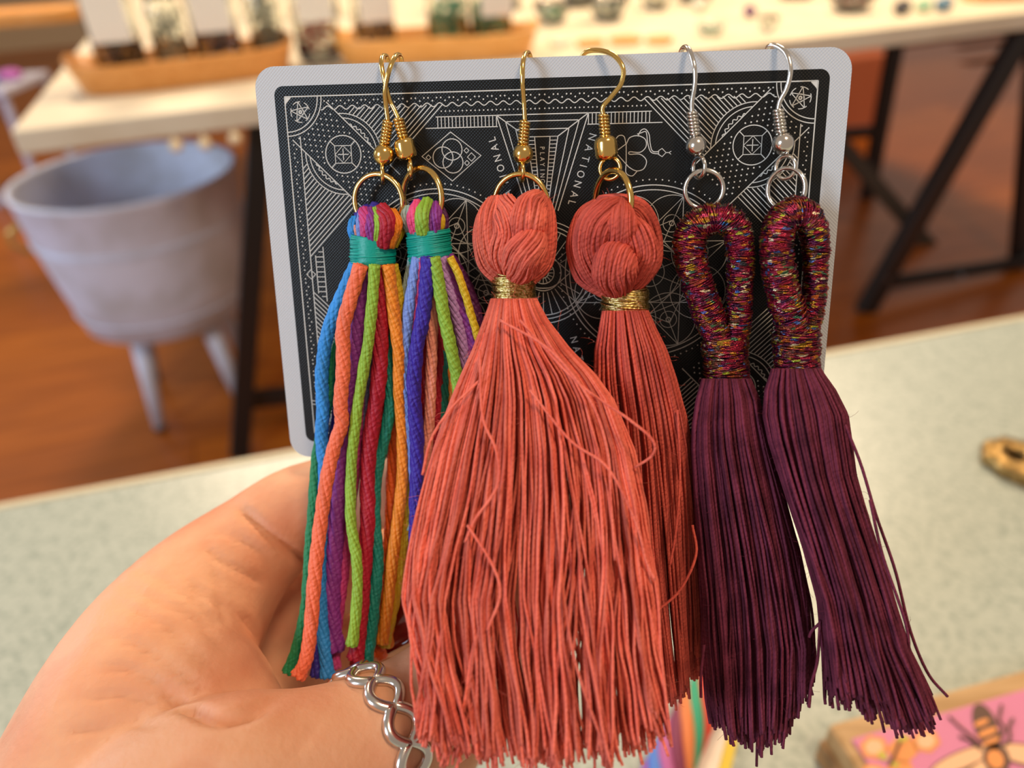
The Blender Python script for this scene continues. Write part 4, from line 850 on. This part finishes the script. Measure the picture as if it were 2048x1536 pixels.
fringe(e_pl, [(758, 1406, 1500), (800, 1394, 1518), (850, 1386, 1528), (900, 1384, 1540), (1000, 1390, 1568), (1100, 1398, 1596), (1200, 1405, 1618), (1300, 1410, 1636), (1400, 1418, 1632), (1500, 1436, 1615)],
       [(-1, 1430), (-.6, 1470), (0, 1488), (.45, 1470), (.7, 1400), (1, 1372)], 758,
       [(758, 110, 2.5), (850, 109, 4.2), (1000, 109, 5), (1200, 110, 5), (1480, 111, 4.5)], 520, .22, PLUM, .9)
fringe(e_pr, [(740, 1545, 1640), (780, 1532, 1668), (830, 1528, 1692), (880, 1538, 1698), (950, 1560, 1706), (1000, 1575, 1720), (1100, 1608, 1752), (1200, 1636, 1786), (1300, 1650, 1822), (1400, 1656, 1876), (1500, 1670, 1925)],
       [(-1, 1385), (-.5, 1405), (0, 1435), (.4, 1465), (.7, 1440), (1, 1400)], 738,
       [(738, 107.5, 2.5), (850, 106, 4.5), (1000, 105.5, 5), (1200, 105, 5), (1480, 105, 4.5)], 520, .22, PLUM, 1.0)
strays(e_pr, [[(1690, 850, 104), (1722, 930, 104), (1752, 1030, 104), (1790, 1140, 104), (1820, 1260, 104), (1855, 1345, 104), (1895, 1393, 104)], [(1660, 1170, 104), (1650, 1230, 104), (1625, 1260, 105), (1618, 1275, 105)], [(1640, 1240, 104), (1635, 1320, 104), (1622, 1370, 104), (1618, 1415, 104)],
             [(1740, 1000, 103), (1765, 1110, 103), (1812, 1250, 103), (1818, 1330, 103)], [(1700, 1300, 102), (1760, 1400, 102), (1795, 1470, 102)]], .22, PLUM)
strays(e_pl, [[(1408, 1290, 108), (1402, 1350, 108), (1402, 1395, 108)], [(1450, 1380, 107), (1455, 1440, 107), (1468, 1492, 107)], [(1560, 1250, 108), (1600, 1300, 108), (1625, 1390, 108)]], .22, PLUM)
def fuzz(par, src, m_, n, ln=2.4):
    me = src.data; c_ = np.empty(len(me.vertices)*3, np.float32); me.vertices.foreach_get('co', c_); c_ = c_.reshape(-1, 3); nn_ = np.empty(len(me.vertices)*3, np.float32); me.vertex_normals.foreach_get('vector', nn_); nn_ = nn_.reshape(-1, 3)
    base = np.array(parent_world(par)); mb = MB(); pick = rng.integers(0, len(c_), n)
    for i in pick:
        p0 = (c_[i]+base-EYE)@RC*1000; d0 = nn_[i]@RC
        if d0[2] < -.2: continue
        d1 = d0+rng.normal(0, .7, 3); d1 /= np.linalg.norm(d1); L0 = ln*rng.uniform(.4, 1.2); b2 = rng.normal(0, .5, 3)*L0*.6
        mb.tube(np.array([p0+d1*L0*t+b2*t*t-d1*L0*.35*t*t for t in np.linspace(0, 1, 6)]), .018, 3)
    tag(mb.build('fuzz', m_, par, True), kind='stuff')
for par_, m_, n_ in ((e_cf, CORAL, 1500), (e_cb, CORALB, 900), (e_pl, PLUM, 500), (e_pr, PLUM, 500)):
    for ch in list(par_.children):
        if ch.name.startswith('fringe'): fuzz(par_, ch, m_, n_)
        elif ch.name.startswith('thread_knot'): fuzz(par_, ch, m_, 900, 1.2)
# ---- wrapped loops
def loop(par, pts, rad, neck):
    core = cr([P(*p) for p in pts], 120); n = len(core); sc = 110/F
    r = np.interp(np.linspace(0, 1, n), np.linspace(0, 1, len(rad)), np.array(rad)*sc)
    mb = MB(); mb.tube(core, r*.95, 16, ref=CN); coilwrap(mb, core, r, r, .235, .155, 20, 4, (.7, 1.1), .7, tilt=.25); coilwrap(mb, core, r*1.03, r*1.03, .55, .13, 20, 4, (.7, 1.1), .9, tilt=-.5)
    mb.build('wrapped_loop', GLIT, par, True)
    mb = MB(); u0, v0, u1, v1, rx, ry, h = neck; core = np.linspace(P(u0, v0, h), P(u1, v1, h), 24)
    coilwrap(mb, core, rx, ry, .235, .155, 32, 4, (.7, 1.1), .7, tilt=.4); coilwrap(mb, core, rx*1.03, ry*1.03, .5, .13, 32, 4, (.7, 1.1), .9, tilt=-.5); mb.tube(core, min(rx, ry)*.95, 20)
    mb.build('neck_wrap', GLIT, par, True)
loop(e_pl, [(1450, 700, 4), (1430, 660, 4.5), (1410, 610, 5), (1391, 555, 5.2), (1379, 500, 5.2), (1389, 456, 5.2), (1430, 436, 5.2), (1470, 454, 5.2), (1481, 505, 5), (1480, 570, 5), (1477, 630, 4.5), (1470, 700, 4)],
     [27, 30, 30, 30, 31, 31, 29, 28, 26, 25, 25, 25], (1447, 672, 1455, 768, 3.25, 2.6, 4.6))
loop(e_pr, [(1592, 690, 4), (1585, 650, 5), (1570, 600, 6), (1558, 545, 6.5), (1553, 490, 6.5), (1562, 445, 6), (1592, 424, 5.2), (1620, 442, 4.2), (1631, 490, 3.5), (1631, 550, 3.5), (1627, 610, 3.8), (1612, 662, 4)],
     [28, 30, 31, 31, 31, 31, 29, 27, 25, 23, 23, 25], (1592, 662, 1594, 748, 3.3, 2.7, 4.6))

# ------------------------------------------------------------------ hand
def sph(mb, c, r): mb.ball(c, r, 20)
def chain(mb, pts, step=.25):                                      # (u, v, distance mm, radius in image px)
    P3 = np.array([list(Q(u, v, d))+[r*d/F] for u, v, d, r in pts]); n = max(2, int(len(pts)*16)); c = cr(P3, n)
    for i in range(n): mb.ball(c[i, :3], c[i, 3], 16)
hm = MB()
arm = cr([(-90, -110, -112, 25), (-120, -128, -70, 27), (-155, -145, -10, 29), (-200, -165, 80, 34), (-240, -185, 170, 38)], 60)
for q_ in arm: hm.ball(q_[:3], q_[3], 20)
chain(hm, [(-120, 2250, 118, 320), (60, 1900, 114, 290), (215, 1650, 114, 262), (300, 1380, 122, 200), (392, 1215, 132, 150), (486, 1110, 138, 112)])
chain(hm, [(486, 1112, 138, 112), (600, 1022, 141, 93), (780, 965, 141, 84), (940, 905, 137, 78), (1060, 850, 131, 70)])
chain(hm, [(40, 2100, 112, 300), (260, 1760, 104, 250), (430, 1590, 103, 190), (590, 1535, 106, 150), (735, 1480, 111, 130), (880, 1398, 116, 122), (990, 1280, 118, 115), (1040, 1150, 118, 108), (1055, 1040, 118, 96), (1060, 975, 118, 78)])
chain(hm, [(250, 1480, 118, 200), (370, 1400, 118, 160), (440, 1420, 117, 120), (490, 1500, 113, 110)])
chain(hm, [(300, 1420, 136, 190), (410, 1300, 152, 160), (540, 1240, 166, 150), (600, 1330, 168, 150)])
chain(hm, [(500, 1220, 154, 110), (640, 1150, 158, 92), (770, 1140, 155, 84), (848, 1180, 146, 74), (805, 1238, 136, 62), (770, 1262, 134, 54)])
chain(hm, [(500, 1380, 160, 140), (660, 1330, 164, 96), (830, 1290, 166, 84), (940, 1330, 158, 74), (900, 1390, 148, 64), (860, 1400, 144, 54)])
chain(hm, [(450, 1560, 158, 150), (640, 1500, 164, 90), (800, 1470, 166, 76), (900, 1490, 156, 66), (870, 1530, 148, 56)])
chain(hm, [(60, 1900, 130, 260), (300, 1600, 140, 220), (450, 1450, 150, 180)])
hand = hm.build('hand', SKIN, None, True)
rm = hand.modifiers.new('r', 'REMESH'); rm.mode = 'VOXEL'; rm.voxel_size = .00095; rm.adaptivity = 0
sm = hand.modifiers.new('s', 'SMOOTH'); sm.iterations = 7; sm.factor = .6
dg = bpy.context.evaluated_depsgraph_get(); nm = bpy.data.meshes.new_from_object(hand.evaluated_get(dg)); hand.modifiers.clear(); old = hand.data; hand.data = nm; bpy.data.meshes.remove(old)
nv = len(nm.vertices); co = np.empty(nv*3, np.float32); nm.vertices.foreach_get('co', co); co = co.reshape(-1, 3).astype(float)
no = np.empty(nv*3, np.float32); nm.vertex_normals.foreach_get('vector', no); no = no.reshape(-1, 3).astype(float)
wc = co+np.array(hand.location); cc3 = (wc-EYE)@RC*1000; uu = CX+F*cc3[:, 0]/-cc3[:, 2]; vv = CY-F*cc3[:, 1]/-cc3[:, 2]; nc = no@RC; dpt = -cc3[:, 2]
def crease(path, depth, width, dmax=1e9, dmin=0):
    p = np.array(cr([(a_, b_, 0) for a_, b_ in path], 60))[:, :2]; best = np.full(nv, 1e9); tt = np.zeros(nv)
    for i in range(len(p)-1):
        a_, b_ = p[i], p[i+1]; ab = b_-a_; t = np.clip(((uu-a_[0])*ab[0]+(vv-a_[1])*ab[1])/np.dot(ab, ab), 0, 1); d_ = np.hypot(uu-a_[0]-ab[0]*t, vv-a_[1]-ab[1]*t)
        m_ = d_ < best; best[m_] = d_[m_]; tt[m_] = (i+t[m_])/(len(p)-1)
    taper = np.clip(np.minimum(tt, 1-tt)*5, .15, 1); m_ = (nc[:, 2] > .0) & (dpt < dmax) & (dpt > dmin)
    g = np.exp(-(best/width)**2)-.14*np.exp(-(best/(width*2.4))**2)
    global co
    co -= no*(np.where(m_, g*taper*depth*.001, 0))[:, None]
crease([(468, 1008), (500, 1035), (545, 1075), (600, 1118), (650, 1150)], 1.6, 9)
crease([(300, 1372), (370, 1410), (430, 1438), (490, 1430), (560, 1398)], 2.0, 12, 125)
crease([(360, 1150), (400, 1185), (450, 1215), (500, 1250), (540, 1310)], .7, 8)
crease([(395, 1080), (440, 1120), (500, 1150), (540, 1170)], .7, 8); crease([(410, 1060), (470, 1075), (540, 1115)], .5, 6)
crease([(425, 1130), (440, 1190), (455, 1260)], .6, 7); crease([(380, 1170), (410, 1230), (440, 1260)], .5, 7)
for wr_ in (((215, 1200), (300, 1235), (370, 1290), (440, 1350)), ((190, 1260), (270, 1290), (350, 1340), (420, 1390)), ((230, 1160), (310, 1200), (390, 1240), (470, 1320)), ((170, 1330), (260, 1340), (330, 1370), (420, 1400)), ((150, 1400), (240, 1390), (330, 1410), (400, 1425)), ((260, 1130), (330, 1165), (400, 1215), (440, 1250)), ((120, 1470), (230, 1450), (330, 1450))):
    crease(wr_, .62, 7)
crease([(330, 1500), (450, 1480), (560, 1490)], .3, 7); crease([(580, 1520), (620, 1470), (640, 1430)], .25, 6)
crease([(200, 1530), (330, 1520), (470, 1540)], .35, 8)
nm.vertices.foreach_set('co', co.astype(np.float32).ravel()); nm.update()
nm.polygons.foreach_set('use_smooth', np.ones(len(nm.polygons), bool))
tag(hand, 'left hand reaching up from the lower left, pinching the card between thumb and finger', 'hand')
def wc0(): return co+np.array(hand.location)
# nail of the curled middle finger
c = Q(775, 1250, 128.5); mb = MB(); dx = np.array([.75, .45, .2]); dx /= np.linalg.norm(dx); dn = np.array([-.05, .35, .93]); dn -= dx*np.dot(dn, dx); dn /= np.linalg.norm(dn); dy = np.cross(dn, dx)
V = []; nU, nV_ = 14, 12
for i in range(nU):
    for j in range(nV_):
        a_ = -1+2*i/(nU-1); b_ = (-1+2*j/(nV_-1))*(1-.28*max(0, abs(a_)-.4)/.6); V.append(c+dx*a_*6.2+dy*b_*4.2+dn*(1.6-2.2*b_*b_-.8*a_*a_))
V2 = [p-dn*.7 for p in V]; Fc = [(i*nV_+j, (i+1)*nV_+j, (i+1)*nV_+j+1, i*nV_+j+1) for i in range(nU-1) for j in range(nV_-1)]; nn = len(V)
edge = [i*nV_ for i in range(nU)]+[(nU-1)*nV_+j for j in range(1, nV_)]+[i*nV_+nV_-1 for i in range(nU-2, -1, -1)]+[j for j in range(nV_-2, 0, -1)]
Fc += [tuple(q+nn for q in f[::-1]) for f in Fc[:]]+[(edge[k], edge[(k+1) % len(edge)], edge[(k+1) % len(edge)]+nn, edge[k]+nn) for k in range(len(edge))]
mb.add(V+V2, Fc); tag(mb.build('fingernail', NAIL, hand, True), 'dark red glossy fingernail behind the rainbow tassel')

# ------------------------------------------------------------------ silver thumb ring
c = Q(752, 1487, 112.2); ax_ = Q(880, 1385, 116)-Q(590, 1520, 106); ax_ /= np.linalg.norm(ax_); 
ax_ = ax_+np.array([0, 0, -.30])+np.array([.0, -.02, 0]); ax_ /= np.linalg.norm(ax_)
x_ = np.cross(ax_, [0, 0, 1.]); x_ /= np.linalg.norm(x_); y_ = np.cross(ax_, x_)
mb = MB(); nl = 14; SIL = mat('worn_silver', (.72, .68, .63), .24, 1, bump=(300, .15, .0004))
from mathutils.bvhtree import BVHTree
bvh = BVHTree.FromPolygons([tuple(q) for q in wc0()], [tuple(p_.vertices) for p_ in nm.polygons])
def surf(off, t):
    o0 = c+ax_*off; dr = x_*math.cos(t)+y_*math.sin(t); h_ = bvh.ray_cast(Vector(W(o0+dr*14)), Vector(RC @ -dr))
    return 14-h_[3]*1000 if h_[0] is not None else 9.0
RRs = np.array([max(surf(o_, t) for o_ in (-1.5, 0, 1.5)) for t in np.linspace(0, 2*math.pi, 72, endpoint=False)]); RRs = np.minimum(RRs, 13)
for _ in range(6): RRs = (RRs+np.roll(RRs, 1)+np.roll(RRs, -1))/3
rg = thing('finger_ring', 'silver ring of open oval links worn on the thumb', 'ring', W(c).tolist())
for sgn in (1, -1):
    t = np.linspace(0, 2*math.pi, nl*24, endpoint=False); RR = np.interp(t, np.linspace(0, 2*math.pi, 73), np.r_[RRs, RRs[:1]])+.45; off = sgn*1.95*np.abs(np.sin(t*nl/2))**.8+sgn*.25
    p = c+np.outer(np.cos(t)*RR, x_)+np.outer(np.sin(t)*RR, y_)+np.outer(off, ax_); ref = np.outer(np.cos(t), x_)+np.outer(np.sin(t), y_)
    mb.tube(p, .84, 10, ref=ref, closed=True)
mb.build('open_band', SIL, rg, True)
